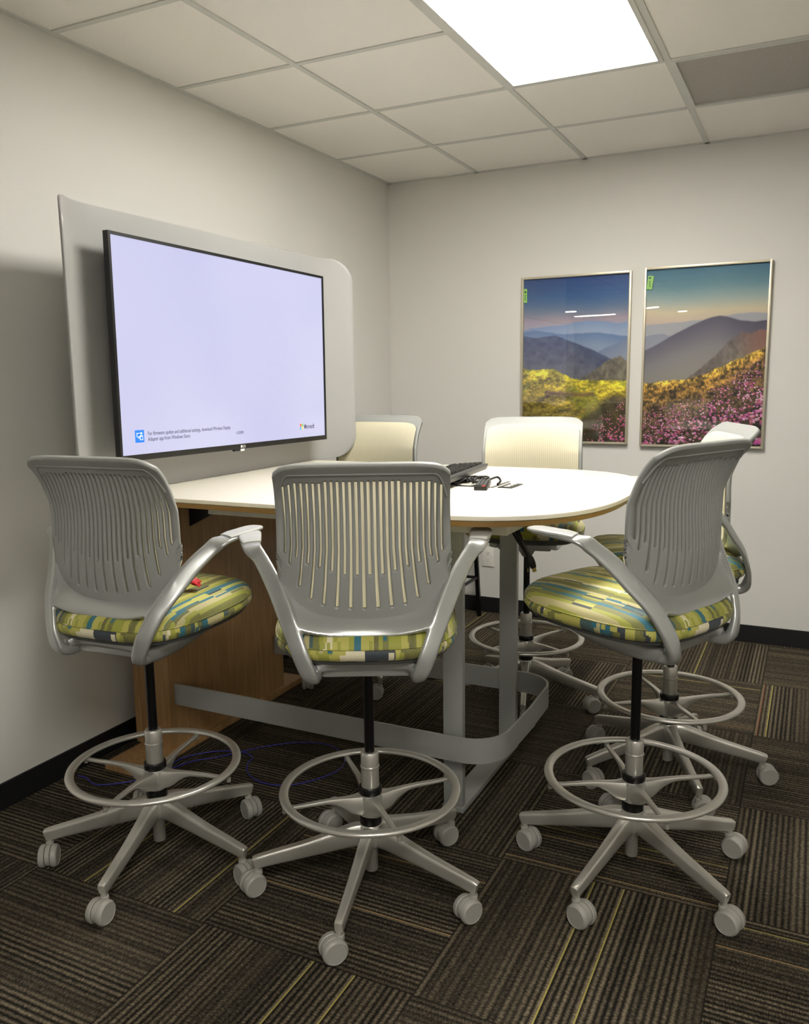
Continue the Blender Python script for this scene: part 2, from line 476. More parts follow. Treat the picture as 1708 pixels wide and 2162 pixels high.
# lamps occupy grid cells (x index into gxs start, y)
lampcells = [(GX + S, -GY - S)]                 # spans one tile in x, two in y
lampcells += [(GX + 3 * S, -GY - 6 * S), (GX + 3 * S, -GY - 12 * S)]  # two invented troffers out of view, added for fill from behind the camera
ventcell = (GX + 2 * S, -GY)
bm = bmesh.new()
xs = [LX] + gxs + [RX]; ys = [0.0] + gys + [RYF]
def is_lamp(x0, y1):
    for lx, ly in lampcells:
        if abs(x0 - lx) < .01 and (abs(y1 - ly) < .01 or abs(y1 - (ly - S)) < .01): return True
    return abs(x0 - ventcell[0]) < .01 and abs(y1 - ventcell[1]) < .01
for i in range(len(xs) - 1):
    for j in range(len(ys) - 1):
        x0, x1, y1, y0 = xs[i], xs[i + 1], ys[j], ys[j + 1]
        if x1 <= 0.001 and y0 >= RY0: continue
        if is_lamp(x0, y1): continue
        g = .006
        add_box(bm, max(x0, LX) + g, x1 - g, y0 + g, y1 - g, H + .004, H + .022, bev=.004)
add_box(bm, LX, RX, RYF, 0, H + .1, H + .12)
struct('ceiling', bm, M['tile'])
bm = bmesh.new()
gw = .0118
for g in gxs:
    add_box(bm, g - gw, g + gw, RYF, 0 if g > 0 else RY0, H - .001, H + .01)
for j, g in enumerate(gys):
    x0 = 0 if g > RY0 else LX
    segs = [(x0, RX)]
    for lx, ly in lampcells:
        if abs(g - (ly - S)) < .01:
            segs = [(x0, lx - gw), (lx + S + gw, RX)]
    for a, b_ in segs: add_box(bm, a, b_, g - gw, g + gw, H - .0004, H + .0095)
add_box(bm, 0, RX, -.022, 0, H - .001, H + .012); add_box(bm, 0, .022, RY0, 0, H - .001, H + .012)
struct('trim_1', bm, M['grid'])

def ceiling_lamp(x0, y1, label):
    t = empty('ceiling_light', (x0 + S / 2, y1 - S, H), 0, label, 'light', None)
    hx, hy = S / 2 - gw, S - gw
    bm = bmesh.new()
    w = .018
    add_box(bm, -hx, hx, -hy, -hy + w, -.004, .03); add_box(bm, -hx, hx, hy - w, hy, -.004, .03)
    add_box(bm, -hx, -hx + w, -hy + w, hy - w, -.004, .03); add_box(bm, hx - w, hx, -hy + w, hy - w, -.004, .03)
    add_box(bm, -hx, hx, -hy, hy, .03, .06)
    obj('light_frame', bm, M['grid'], t)
    d = box('diffuser', -hx + w, hx - w, -hy + w, hy - w, .004, .01, M['diff'], t)
    return t
ceiling_lamp(*lampcells[0], 'bright rectangular troffer light in the ceiling above the white table')
ceiling_lamp(*lampcells[1], 'added troffer fill light, out of view in the ceiling just behind the viewer')  # unseen extra lamp, added to fill from behind and right
ceiling_lamp(*lampcells[2], 'added troffer fill light, out of view in the ceiling furthest behind the viewer')  # unseen extra lamp, invented to light the space behind the camera

t = empty('ceiling_vent', (ventcell[0] + S / 2, ventcell[1] - S / 2, H), 0, 'dark perforated return air grille set in the ceiling grid', 'vent')
bm = bmesh.new(); h_ = S / 2 - gw; w = .012
add_box(bm, -h_, h_, -h_, -h_ + w, -.002, .02); add_box(bm, -h_, h_, h_ - w, h_, -.002, .02)
add_box(bm, -h_, -h_ + w, -h_ + w, h_ - w, -.002, .02); add_box(bm, h_ - w, h_, -h_ + w, h_ - w, -.002, .02)
obj('vent_frame', bm, M['grid'], t)
box('perforated_panel', -h_ + w, h_ - w, -h_ + w, h_ - w, .006, .012, M['perf'], t)

for (ax, ay, bx_, by_) in [(-1.5, -9.35, -1.3, -9.3), (-1.62, -10.45, -.88, -10.34), (-.2, -9.38, .02, -9.2), (.16, -10.4, .3, -10.36)]:
    L_ = math.hypot(bx_ - ax, by_ - ay)
    t = empty('linear_ceiling_light', ((ax + bx_) / 2, (ay + by_) / 2, H - .05), math.atan2(by_ - ay, bx_ - ax), 'slim linear ceiling light far behind, mirrored in the glass of the pictures', 'light', 'linear office lights')
    box('housing', -L_ / 2, L_ / 2, -.04, .04, 0, .05, M['grid'], t)
    box('lamp_tube', -L_ / 2 + .01, L_ / 2 - .01, -.035, .035, -.012, 0, M['tubelight'], t)

# ------------------------------------------------------------------ table
YC = -1.985
TZ = 1.03
def table_outline(inset=0.0, n=40):
    pts = [(.275 + inset, YC - .615 + inset)]
    for i in range(n + 1):
        a = -PI / 2 + PI * i / n
        x, y = sup(a, .495 - inset, .615 - inset, 2.75)
        pts.append((1.35 + x, YC + y))
    pts.append((.275 + inset, YC + .615 - inset))
    return pts
tb = empty('meeting_table', (.9, YC, 0), 0, 'white-topped standing-height meeting table with rounded end and tan edge', 'table')
def off(pts): return [(x - .9, y - YC) for x, y in pts]
def strip(bm, rows):
    rings = [[bm.verts.new((x, y, z)) for x, y in off(table_outline(i))] for i, z in rows]
    n = len(rings[0])
    for A, B in zip(rings[:-1], rings[1:]):
        for k in range(n): bm.faces.new((A[k], A[(k + 1) % n], B[(k + 1) % n], B[k]))
    bm.faces.new(rings[0][::-1]); bm.faces.new(rings[-1])
bm = bmesh.new(); strip(bm, [(.006, TZ - .015), (.0, TZ - .012), (.0, TZ - .003), (.001, TZ - .001), (.004, TZ)])
obj('tabletop', bm, M['lam'], tb, 30)
bm = bmesh.new(); strip(bm, [(.022, TZ - .033), (.014, TZ - .031), (.005, TZ - .0151)])
obj('table_edge', bm, M['edge'], tb, 30)
bm = bmesh.new()
bx0, bx1, by0, by1 = .42 - .9, 1.535 - .9, -.285, .285
for a in ((bx0, bx1, by0, by0 + .03), (bx0, bx1, by1 - .03, by1), (bx0, bx0 + .03, by0 + .03, by1 - .03), (bx1 - .03, bx1, by0 + .03, by1 - .03)):
    add_box(bm, *a, .922, .9965, bev=.0015)
obj('under_frame', bm, M['beam'], tb, 30)
for sy in (-1, 1):
    bm = bmesh.new(); yy = sy * .2635
    add_box(bm, 1.322 - .9, 1.388 - .9, yy - .0125, yy + .0125, .018, .93, bev=.002)
    obj('leg', bm, M['tablem'], tb, 30)
bm = bmesh.new(); add_box(bm, 1.318 - .9, 1.392 - .9, -.278, .278, 0, .018, bev=.002)
obj('floor_plate', bm, M['tablem'], tb, 30)
# foot rail: flat band bent round
def rail_path():
    P = [(.252, -2.306)]
    x1, y0, y1, r = 1.520, -2.310, -1.662, .12
    P += [(.6, -2.308), (x1 - r - .05, y0)]
    for i in range(1, 9):
        a = -PI / 2 + (PI / 2) * i / 8; P.append((x1 - r + r * math.cos(a), y0 + r + r * math.sin(a)))
    P.append((x1 + .004, (y0 + y1) / 2))
    for i in range(0, 9):
        a = (PI / 2) * i / 8; P.append((x1 - r + r * math.cos(a), y1 - r + r * math.sin(a)))
    P += [(.6, -1.66), (.252, -1.665)]
    return P
bm = bmesh.new()
P = [np.array(p) for p in rail_path()]
rz0, rz1, th = .199, .280, .004
rings = []
for i, p_ in enumerate(P):
    a = P[max(i - 1, 0)]; c = P[min(i + 1, len(P) - 1)]; tt = (c - a) / np.linalg.norm(c - a); nn = np.array([tt[1], -tt[0]])
    o_ = p_ + nn * th; q_ = p_ - nn * th
    rings.append([bm.verts.new((o_[0] - .9, o_[1] - YC, rz0)), bm.verts.new((o_[0] - .9, o_[1] - YC, rz1)), bm.verts.new((q_[0] - .9, q_[1] - YC, rz1)), bm.verts.new((q_[0] - .9, q_[1] - YC, rz0))])
for A, B in zip(rings[:-1], rings[1:]):
    for k in range(4): bm.faces.new((A[k], A[(k + 1) % 4], B[(k + 1) % 4], B[k]))
bm.faces.new(rings[0][::-1]); bm.faces.new(rings[-1])
fr = obj('foot_rail', bm, M['tablem'], tb, 35)
for sy in (-1, 1):
    bm = bmesh.new()
    y_a, y_b = sorted((sy * .276, sy * .321 if sy < 0 else sy * .33))
    add_box(bm, 1.335 - .9, 1.375 - .9, y_a, y_b, .215, .22)
    add_box(bm, 1.335 - .9, 1.339 - .9, y_a, y_b, .22, .25)
    add_box(bm, 1.371 - .9, 1.375 - .9, y_a, y_b, .22, .25)
    cyl(bm, .006, .22, .227, 10, (1.352 - .9, (y_a + y_b) / 2, 0))
    obj('rail_bracket', bm, M['tablem'], tb)
bm = bmesh.new()
for dy in (-.2, .2):
    prism(bm, [(0, 0), (.2, 0), (.2, .012), (0, .012)], 0, .01)
bm.free()
for yy in (-.23, .2):
    bm = bmesh.new()
    A = [(-.615, yy, .99), (-.40, yy, .99), (-.40, yy, .965), (-.615, yy, .86)]
    B = [(x, y + .012, z) for x, y, z in A]
    va = [bm.verts.new(p) for p in A]; vb = [bm.verts.new(p) for p in B]
    bm.faces.new(va); bm.faces.new(vb[::-1])
    for i in range(4): bm.faces.new((va[i], va[(i + 1) % 4], vb[(i + 1) % 4], vb[i]))
    obj('support_bracket', bm, M['blackm'], tb)
# flush hatch & power unit in top
bm = bmesh.new(); add_box(bm, 1.13 - .9, 1.40 - .9, -2.02 - YC, -1.842 - YC, TZ, TZ + .0012); 
obj('hatch_surround', bm, M['darkgrey'], tb)
bm = bmesh.new(); add_box(bm, 1.134 - .9, 1.391 - .9, -2.016 - YC, -1.846 - YC, TZ + .0012, TZ + .0022)
obj('cable_hatch_lid', bm, M['lam'], tb)
bm = bmesh.new(); add_box(bm, 1.413 - .9, 1.464 - .9, -2.015 - YC, -1.90 - YC, TZ, TZ + .0025, bev=.001)
po = obj('power_outlet_unit', bm, M['blackp'], tb)
bm = bmesh.new()
for k in range(3):
    cyl(bm, .011, TZ + .0025, TZ + .0035, 6, (1.4385 - .9, -1.988 - YC + k * .031, 0))
obj('socket_face', bm, M['white'], po)

# wooden pedestal carrying the display wall
wp = empty('wooden_pedestal', (.175, -1.985, 0), 0, 'maple veneer pedestal box on a floor plinth under the screen panel', 'pedestal')
def wbox(name, x0, x1, y0, y1, z0, z1, bev=.0015):
    return box(name, x0 - .175, x1 - .175, y0 + 1.985, y1 + 1.985, z0, z1, M['wood'], wp, bev)
wbox('plinth', .097, .266, -2.52, -1.465, .002, .03)
wbox('pedestal_body', .107, .25, -2.335, -1.60, .03, .995)
wbox('side_strip', .075, .1055, -2.335, -1.60, .23, .995)
wbox('side_strip', .075, .1055, -2.335, -1.60, .03, .2285)

# ------------------------------------------------------------------ curved display panel
bm = bmesh.new()
py0, py1, pz0, pz1 = -2.81, -1.145, TZ + .0005, 1.93
NW, NH = 110, 48
rc, RC, ANG = .105, .24, math.radians(56)
hflat = (py1 - py0) / 2 - RC * math.sin(ANG)
stot = hflat + RC * ANG
ymid, zmid, hz = (py0 + py1) / 2, (pz0 + pz1) / 2, (pz1 - pz0) / 2
def panel_pt(sv, zv):
    a = abs(sv); sg = 1 if sv >= 0 else -1
    if a <= hflat: return (0.0, ymid + sv - YC, zv - TZ)
    th = (a - hflat) / RC
    return (RC * (1 - math.cos(th)), ymid + sg * (hflat + RC * math.sin(th)) - YC, zv - TZ)
grid = []
for j in range(NH + 1):
    vj = -math.cos(PI * j / NH); z = zmid + vj * hz
    dz = max(0.0, rc - (hz - abs(z - zmid)))
    sh = rc - math.sqrt(max(0, rc * rc - dz * dz))
    grid.append([bm.verts.new(panel_pt((i / NW * 2 - 1) * (stot - sh), z)) for i in range(NW + 1)])
for j in range(NH):
    for i in range(NW):
        bm.faces.new((grid[j][i], grid[j][i + 1], grid[j + 1][i + 1], grid[j + 1][i]))
dp = empty('display_panel', (.286, YC, TZ), 0, 'grey curved wall panel with rounded corners behind the screen', 'panel')
po = obj('curved_sheet', bm, M['panel'], dp, 40)
add_mod(po, 'SOLIDIFY', thickness=.008, offset=-1)
box('mount_spine', -.13, -.012, -.3, .3, .0, .8, M['blackm'], dp, .003)

# ------------------------------------------------------------------ television
tvx = .385
ty0, ty1, tz0, tz1 = -2.632, -1.395, 1.137, 1.842
tv = empty('television', (tvx, YC, tz0 - .004), 0, 'black-framed flat television showing a pale lavender start screen', 'television')
b_ = .010
bm = bmesh.new()
X0 = -.021
y0, y1, z1 = ty0 - YC, ty1 - YC, tz1 - tz0
add_box(bm, X0, .0, y0, y0 + b_, 0, z1); add_box(bm, X0, .0, y1 - b_, y1, 0, z1)
add_box(bm, X0, .0, y0 + b_, y1 - b_, z1 - b_, z1); add_box(bm, X0, .0, y0 + b_, y1 - b_, 0, .019)
add_box(bm, X0, X0 + .01, y0 + b_, y1 - b_, .019, z1 - b_)
obj('tv_frame', bm, M['tvblack'], tv)
box('rear_housing', -.075, X0, y0 + .25, y1 - .25, .06, z1 - .2, M['tvblack'], tv, .006)
box('wall_mount', -.1, -.075, -.16, .16, .2, .5, M['blackm'], tv)
box('screen', -.018, -.004, y0 + b_, y1 - b_, .019, z1 - b_, M['screen'], tv)
box('sensor_tab', -.012, -.002, -.07, -.035, -.007, 0, M['tvblack'], tv)
box('white_adapter', -.012, .0, -.035, -.012, -.008, 0.0, M['white'], tv)
def text(name, s, size, loc, mat, parent, xs=1.0, rot=(PI / 2, 0, PI / 2), align='LEFT', ext=.0002, bold=0.0):
    cu = bpy.data.curves.new(name, 'FONT'); cu.body = s; cu.size = size; cu.extrude = ext; cu.align_x = align; cu.offset = bold
    o = bpy.data.objects.new(name + '_tmp', cu); COL.objects.link(o)
    bpy.context.view_layer.update()
    me = bpy.data.meshes.new_from_object(o.evaluated_get(bpy.context.evaluated_depsgraph_get()))
    bpy.data.objects.remove(o); bpy.data.curves.remove(cu)
    me.materials.clear(); me.materials.append(mat)
    q = bpy.data.objects.new(name, me); q.location = loc; q.rotation_euler = rot; q.scale = (xs, 1, 1)
    return link(q, parent)
SX = -.0036
text('screen_text', 'For firmware update and additional settings, download Wireless Display\nAdapter app from Windows Store', .0185, (SX, -.520, .078), M['scr_text'], tv, .80)
text('screen_text', 'v.2.0.8381', .0155, (SX, -.056, .057), M['scr_text'], tv, .78)
text('screen_text', 'Microsoft', .0275, (SX, .413, .055), M['scr_text'], tv, .76, bold=.0002)
def sq(name, ya, yb, za, zb, m, x=SX):
    return box(name, x - .0002, x + .0002, ya, yb, za, zb, m, tv)
lg = .0118
for (i, j, m_) in ((0, 1, 'ms_r'), (1, 1, 'ms_g'), (0, 0, 'ms_b'), (1, 0, 'ms_y')):
    sq('logo_square', .381 + i * (lg + .0012), .381 + i * (lg + .0012) + lg, .052 + j * (lg + .0012), .052 + j * (lg + .0012) + lg, M[m_])
iy, iz = -.577, .057
sq('app_icon', iy, iy + .040, iz, iz + .040, M['scr_blue'])
bm = bmesh.new()
def fr_(bm, ya, yb, za, zb, w=.0014, x=SX + .0004):
    for a in ((ya, yb, za, za + w), (ya, yb, zb - w, zb), (ya, ya + w, za, zb), (yb - w, yb, za, zb)):
        add_box(bm, x - .0001, x + .0001, *a)
fr_(bm, iy + .007, iy + .027, iz + .018, iz + .031); add_box(bm, SX + .0003, SX + .0005, iy + .013, iy + .020, iz + .0135, iz + .015)
fr_(bm, iy + .021, iy + .034, iz + .008, iz + .022)
for r_ in (.004, .007):
    for k in range(6):
        a = PI * .1 + k * PI * .07
        add_box(bm, SX + .0003, SX + .0005, iy + .025 + r_ * math.cos(a), iy + .0263 + r_ * math.cos(a), iz + .025 + r_ * math.sin(a), iz + .0263 + r_ * math.sin(a))
obj('icon_drawing', bm, M['scr_white'], tv)
text('brand_mark', 'LG', .014, (.0003, -.022, .0045), M['white'], tv, 1.0)
bm = bmesh.new(); cyl(bm, .0052, 0, .0004, 16, (0.0002, -.030, .0092), 'x'); obj('brand_disc', bm, M['white'], tv)

tv.rotation_euler = (math.radians(-.5), 0, 0)

# ------------------------------------------------------------------ framed pictures
def ns(x, seed, f, o=4):
    """1d value noise"""
    r = np.random.RandomState(seed); out = np.zeros_like(x); amp = 1.0; tot = 0
    for k in range(o):
        tbl = r.rand(4096); xx = x * f * (2 ** k) + 100; i = np.floor(xx).astype(int); g = xx - i; g = g * g * (3 - 2 * g)
        out += amp * (tbl[i % 4096] * (1 - g) + tbl[(i + 1) % 4096] * g); tot += amp; amp *= .5
    return out / tot - .5
def ns2(x, y, seed, f, o=4):
    r = np.random.RandomState(seed); out = np.zeros_like(x); amp = 1.0; tot = 0
    for k in range(o):
        tbl = r.rand(256, 256); xx = x * f * (2 ** k) + 50; yy = y * f * (2 ** k) + 50
        i = np.floor(xx).astype(int); j = np.floor(yy).astype(int); g = xx - i; h = yy - j; g = g * g * (3 - 2 * g); h = h * h * (3 - 2 * h)
        a = tbl[i % 256, j % 256]; b = tbl[(i + 1) % 256, j % 256]; c = tbl[i % 256, (j + 1) % 256]; d = tbl[(i + 1) % 256, (j + 1) % 256]
        out += amp * ((a * (1 - g) + b * g) * (1 - h) + (c * (1 - g) + d * g) * h); tot += amp; amp *= .5
    return out / tot - .5
def grad(v, stops):
    xs_ = [s[0] for s in stops]; return np.stack([np.interp(v, xs_, [s[1][k] for s in stops]) for k in range(3)], -1)
def blend(img, mask, colr):
    m_ = np.clip(mask, 0, 1)[..., None]; return img * (1 - m_) + np.asarray(colr, float) * m_
def stepm(v, line, soft=.003): return 1 / (1 + np.exp(-(v - line) / soft * 2))
def paint(which, u, v):
    """u 0..1 left to right, v 0..1 top to bottom -> srgb 0..255"""
    hu = u + (1.1 if which else 0)
    if which == 0:
        img = grad(v + .03 * ns2(u, v, 1, 3), [(0, (24, 66, 128)), (.12, (48, 92, 142)), (.2, (104, 120, 146)), (.26, (160, 146, 156)), (.34, (168, 172, 190)), (.6, (160, 168, 180))])
        l1 = np.interp(u, [0, .2, .42, .6, .72, .9, 1], [.31, .29, .285, .262, .27, .285, .28]) + .012 * ns(hu, 2, 12)
        img = blend(img, stepm(v, l1), grad(v - l1, [(0, (122, 146, 182)), (.06, (150, 166, 190)), (.2, (160, 172, 190))]))
        l2 = np.interp(u, [0, .1, .22, .4, .6, .75, .9, 1], [.325, .31, .32, .345, .335, .34, .36, .37]) + .012 * ns(hu, 3, 14)
        img = blend(img, stepm(v, l2), grad(v - l2, [(0, (96, 122, 162)), (.08, (134, 150, 174)), (.2, (150, 160, 176))]))
        l2b = np.interp(u, [0, .6, .8, .92, 1], [.6, .5, .43, .40, .37]) + .008 * ns(hu, 13, 20)
        img = blend(img, stepm(v, l2b), grad(v - l2b, [(0, (112, 128, 156)), (.1, (140, 148, 166)), (.3, (140, 146, 150))]))
        l3 = np.interp(u, [0, .12, .2, .3, .4, .55, .7, .85, 1], [.345, .36, .352, .345, .37, .405, .45, .5, .56]) + .01 * ns(hu, 4, 16)
        c3 = grad(v - l3, [(0, (70, 82, 112)), (.08, (82, 88, 112)), (.2, (104, 106, 118))]) + (ns2(u * 1.2, v * 2.2, 5, 16) * 46)[..., None] * np.array([1, .95, .7])
        img = blend(img, stepm(v, l3), c3)
        l4 = np.interp(u, [0, .5, .58, .7, .82, .9, .93, 1], [.7, .64, .61, .565, .505, .49, .482, .52]) + .018 * ns(hu, 6, 30)
        c4 = np.array([112, 106, 92]) + (ns2(u * 2 + v, v * 2 - u, 7, 18) * 90)[..., None] * np.array([1, .95, .7])
        img = blend(img, stepm(v, l4), c4)
        lm = np.interp(u, [0, .12, .3, .34, .45, .55, .7, 1], [.547, .556, .549, .565, .6, .622, .625, .628]) + .008 * ns(hu, 8, 30)
        g = ns2(u, v * 3.2 + .5 * u, 9, 9, 5)
        cm = grad(np.clip((v - lm) / .4, 0, 1), [(0, (206, 192, 56)), (.25, (196, 174, 52)), (.6, (152, 134, 54)), (1, (104, 96, 50))]) * (1 + 1.2 * g + .75 * ns2(u * .7, v * 1.9, 91, 50, 2) + .3 * ns2(u * 2.2, v, 92, 110, 1))[..., None]
        gr = ns2(u, v * 2, 11, 5); cm = blend(cm, (gr > .06) * .4, (104, 124, 40))
        path = np.exp(-((v - (.70 + .03 * ns(u, 12, 6) + .04 * np.clip(u - .35, 0, 1))) / .014) ** 2) * (u > .22) * (u < .7)
        cm = blend(cm, path * .8, (122, 92, 74))
        img = blend(img, stepm(v, lm), cm)
        dark = stepm(v, np.interp(u, [0, .4, .6, .8, 1], [1.1, 1.06, .86, .77, .72]) + .08 * ns(hu, 14, 9), .02)
        img = blend(img, dark * .78, (58, 50, 34) + (ns2(u, v, 15, 22)[..., None] * 60))
        fl_line = np.interp(u, [0, .5, .65, .8, 1], [1.3, 1.02, .92, .82, .70])
        sc = .55
    else:
        img = grad(v + .03 * ns2(u, v, 21, 3), [(0, (44, 104, 132)), (.1, (92, 134, 146)), (.18, (156, 170, 164)), (.24, (200, 188, 158)), (.3, (196, 178, 160)), (.4, (172, 168, 164)), (.7, (150, 148, 136))])
        l0 = np.interp(u, [0, .3, .6, .75, .85, 1], [.31, .30, .285, .268, .262, .268]) + .006 * ns(hu, 22, 14)
        img = blend(img, stepm(v, l0), grad(v - l0, [(0, (158, 160, 168)), (.1, (170, 170, 168))]))
        l1 = np.interp(u, [0, .06, .15, .3, .5], [.375, .365, .36, .40, .46]) + .006 * ns(hu, 23, 14)
        img = blend(img, stepm(v, l1), grad(v - l1, [(0, (134, 140, 156)), (.1, (152, 154, 160))]))
        l2 = np.interp(u, [0, .1, .2, .35, .45, .55, .62, .7, .8, .9, 1], [.455, .425, .385, .335, .305, .28, .272, .283, .305, .312, .308]) + .006 * ns(hu, 24, 14)
        img = blend(img, stepm(v, l2), grad((v - l2) + .08 * (1 - u), [(0, (72, 68, 88)), (.08, (96, 92, 108)), (.2, (134, 130, 132)), (.35, (150, 146, 136))]))
        l3 = np.interp(u, [0, .35, .45, .6, .7, .8, .88, .95, 1], [.9, .63, .575, .49, .42, .368, .378, .36, .365]) + .02 * ns(hu, 25, 24)
        c3 = grad(v - l3, [(0, (112, 100, 96)), (.1, (124, 116, 106)), (.25, (140, 132, 116))]) + (ns2(u + v, v - u, 26, 20) * 60)[..., None]
        c3 = blend(c3, np.clip((u - .75) * 3, 0, .6) * (v - l3 < .12), (150, 92, 76))
        img = blend(img, stepm(v, l3), c3)
        lm = np.interp(u, [0, .2, .38, .5, .6, .68, .78, .88, 1], [.645, .632, .62, .60, .565, .55, .51, .49, .45]) + .014 * ns(hu, 27, 26)
        g = ns2(u * 1.2, v * 2.6 + .8 * u, 28, 10, 5)
        cm = grad(np.clip((v - lm) / .42, 0, 1), [(0, (196, 160, 62)), (.12, (160, 122, 52)), (.35, (112, 88, 52)), (.7, (84, 66, 48)), (1, (56, 46, 34))]) * (1 + 1.4 * g + 1.6 * ns2(u, v * 1.5, 93, 55, 2) + .6 * ns2(u * 2, v, 94, 110, 1))[..., None]
        img = blend(img, stepm(v, lm), cm)
        fl_line = lm + .045 + .12 * (1 - u)
        sc = 1.0
    # flower clusters
    rs = np.random.RandomState(50 + which)
    Hh, Ww = u.shape
    nfl = 7600
    cu = rs.rand(nfl); cv = rs.rand(nfl)
    cl = ns2(cu, cv * 1.4, 60 + which, 9, 3)
    fl_at = np.interp(cu, u[0], fl_line[0] if fl_line.ndim == 2 else fl_line)
    depth = (cv - fl_at) / .4
    ok = (depth > 0) & (cl + rs.rand(nfl) * .35 > .07 + .12 * np.clip(.3 - depth, 0, 1)) & (rs.rand(nfl) < (.72 if which else .6) * (1.0 - .35 * np.clip(depth, 0, 1)))
    cols = np.array([(226, 122, 178), (206, 96, 160), (240, 156, 196), (186, 84, 160), (214, 110, 128), (246, 188, 212), (236, 172, 190)], float)
    if which == 0: cols = np.array([(216, 92, 148), (222, 118, 132), (190, 86, 150), (232, 150, 170)], float)
    idx = np.where(ok)[0]
    idx = idx[np.argsort(cv[idx])]
    for i in idx:
        r = (.0034 + .0100 * np.clip(depth[i], 0, 1.0)) * (.7 + .7 * rs.rand())
        px, py = cu[i] * (Ww - 1), cv[i] * (Hh - 1)
        rw, rh = r * Ww * 1.05, r * Hh * .6
        x0, x1 = int(max(0, px - rw)), int(min(Ww - 1, px + rw)) + 1
        y0_, y1_ = int(max(0, py - rh)), int(min(Hh - 1, py + rh)) + 1
        if x1 <= x0 or y1_ <= y0_: continue
        yy, xx = np.mgrid[y0_:y1_, x0:x1]
        d = ((xx - px) / max(rw, .7)) ** 2 + ((yy - py) / max(rh, .7)) ** 2
        k = cols[rs.randint(len(cols))] * (.72 + .4 * rs.rand())
        mk = (d < 1)
        shade = (1.08 - .25 * (yy - py) / max(rh, .7))[..., None]
        img[y0_:y1_, x0:x1][mk] = (k * shade)[mk]
    return np.clip(img, 0, 255)

def printmat(name):
    m, t, b = nt(name)
    at = N(t, 'ShaderNodeAttribute'); at.attribute_name = 'Col'
    L(t, at, 'Color', b, 'Base Color'); b.inputs['Roughness'].default_value = .5
    return m
M['print'] = printmat('printed_landscape')
def picture(x0, x1, z0, z1, which, label):
    t = empty('framed_picture', ((x0 + x1) / 2, 0, z0), 0, label, 'picture')
    w, h = (x1 - x0) / 2, z1 - z0
    f, d = .011, .028
    bm = bmesh.new()
    add_box(bm, -w, -w + f, -d, 0, 0, h, bev=.001); add_box(bm, w - f, w, -d, 0, 0, h, bev=.001)
    add_box(bm, -w + f, w - f, -d, 0, 0, f, bev=.001); add_box(bm, -w + f, w - f, -d, 0, h - f, h, bev=.001)
    obj('picture_frame', bm, M['champ'], t, 30)
    box('backing_board', -w + f, w - f, -.010, -.002, f, h - f, M['darkgrey'], t)
    nx, nz = 260, 390
    us = (np.arange(nx) + .5) / nx; vs = (np.arange(nz) + .5) / nz
    U, V = np.meshgrid(us, vs)
    img = paint(which, U, V) / 255.0
    imgl = np.where(img <= .04045, img / 12.92, ((img + .055) / 1.055) ** 2.4)
    gx = np.linspace(-w + f, w - f, nx + 1); gz = np.linspace(h - f, f, nz + 1)
    verts = np.zeros(((nx + 1) * (nz + 1), 3)); XX, ZZ = np.meshgrid(gx, gz)
    verts[:, 0] = XX.ravel(); verts[:, 1] = -.0115; verts[:, 2] = ZZ.ravel()
    ii = (np.arange(nz)[:, None] * (nx + 1) + np.arange(nx)[None]).ravel()
    faces = np.stack([ii, ii + nx + 1, ii + nx + 2, ii + 1], 1)
    me = bpy.data.meshes.new('print')
    me.vertices.add(len(verts)); me.vertices.foreach_set('co', verts.ravel())
    me.loops.add(faces.size); me.loops.foreach_set('vertex_index', faces.ravel().astype(np.int32))
    me.polygons.add(len(faces)); me.polygons.foreach_set('loop_start', np.arange(0, faces.size, 4, dtype=np.int32))
    me.update()
    ca = me.color_attributes.new('Col', 'FLOAT_COLOR', 'CORNER')
    cc = np.ones((len(faces), 4, 4), np.float32); cc[:, :, :3] = imgl.reshape(-1, 1, 3)
    ca.data.foreach_set('color', cc.ravel())
    me.materials.append(M['print'])
    link(bpy.data.objects.new('landscape_print', me), t)
    box('glazing', -w + f, w - f, -.018, -.0165, f, h - f, M['glass'], t)
    # sticker
    if which == 0: bm = bmesh.new(); add_box(bm, -w + f + .001, -w + f + .020, -.0186, -.0181, h - .135, h - .06)
    else:
        bm = bmesh.new(); add_box(bm, -.014, .014, -.0186, -.0181, -.034, .034)
        bmesh.ops.transform(bm, matrix=Matrix.Translation((-w + f + .018, 0, h - .075)) @ Matrix.Rotation(math.radians(8), 4, 'Y'), verts=bm.verts[:])
    s = obj('green_sticker', bm, M['tag'], t)
    bm = bmesh.new()
    cx = -w + f + (.010 if which == 0 else .017); cz = h - (.078 if which == 0 else .052)
    cyl(bm, .005, -.0189, -.0187, 12, (cx, 0, cz), 'y')
    for k in range(4): add_box(bm, cx - .003, cx + .003, -.0189, -.0187, cz - .020 - k * .008, cz - .016 - k * .008)
    obj('sticker_print', bm, M['blackp'], s)
picture(.832, 1.432, 1.026, 1.935, 0, 'framed landscape print with blue sky and yellow meadow, the left picture')
picture(1.498, 2.108, 1.018, 1.943, 1, 'framed landscape print with dark mountain and pink flowers, the right picture')

# ------------------------------------------------------------------ wall outlet
t = empty('wall_outlet', (.632, 0, .337), 0, 'white duplex power outlet on the back wall behind the table legs', 'outlet')
box('cover_plate', -.037, .037, -.006, 0, -.058, .058, M['white'], t, .002)
for s_ in (-1, 1):
    bm = bmesh.new(); cyl(bm, .017, -.008, -.006, 20, (0, 0, s_ * .02), 'y')
    r_ = obj('receptacle', bm, M['white'], t, 30)
    bm = bmesh.new()
    add_box(bm, -.007, -.0055, -.0084, -.008, s_ * .02 + .002, s_ * .02 + .009); add_box(bm, .0055, .007, -.0084, -.008, s_ * .02 + .002, s_ * .02 + .009)
    cyl(bm, .0022, -.0084, -.008, 10, (0, 0, s_ * .02 - .006), 'y')
    obj('slots', bm, M['blackp'], r_)

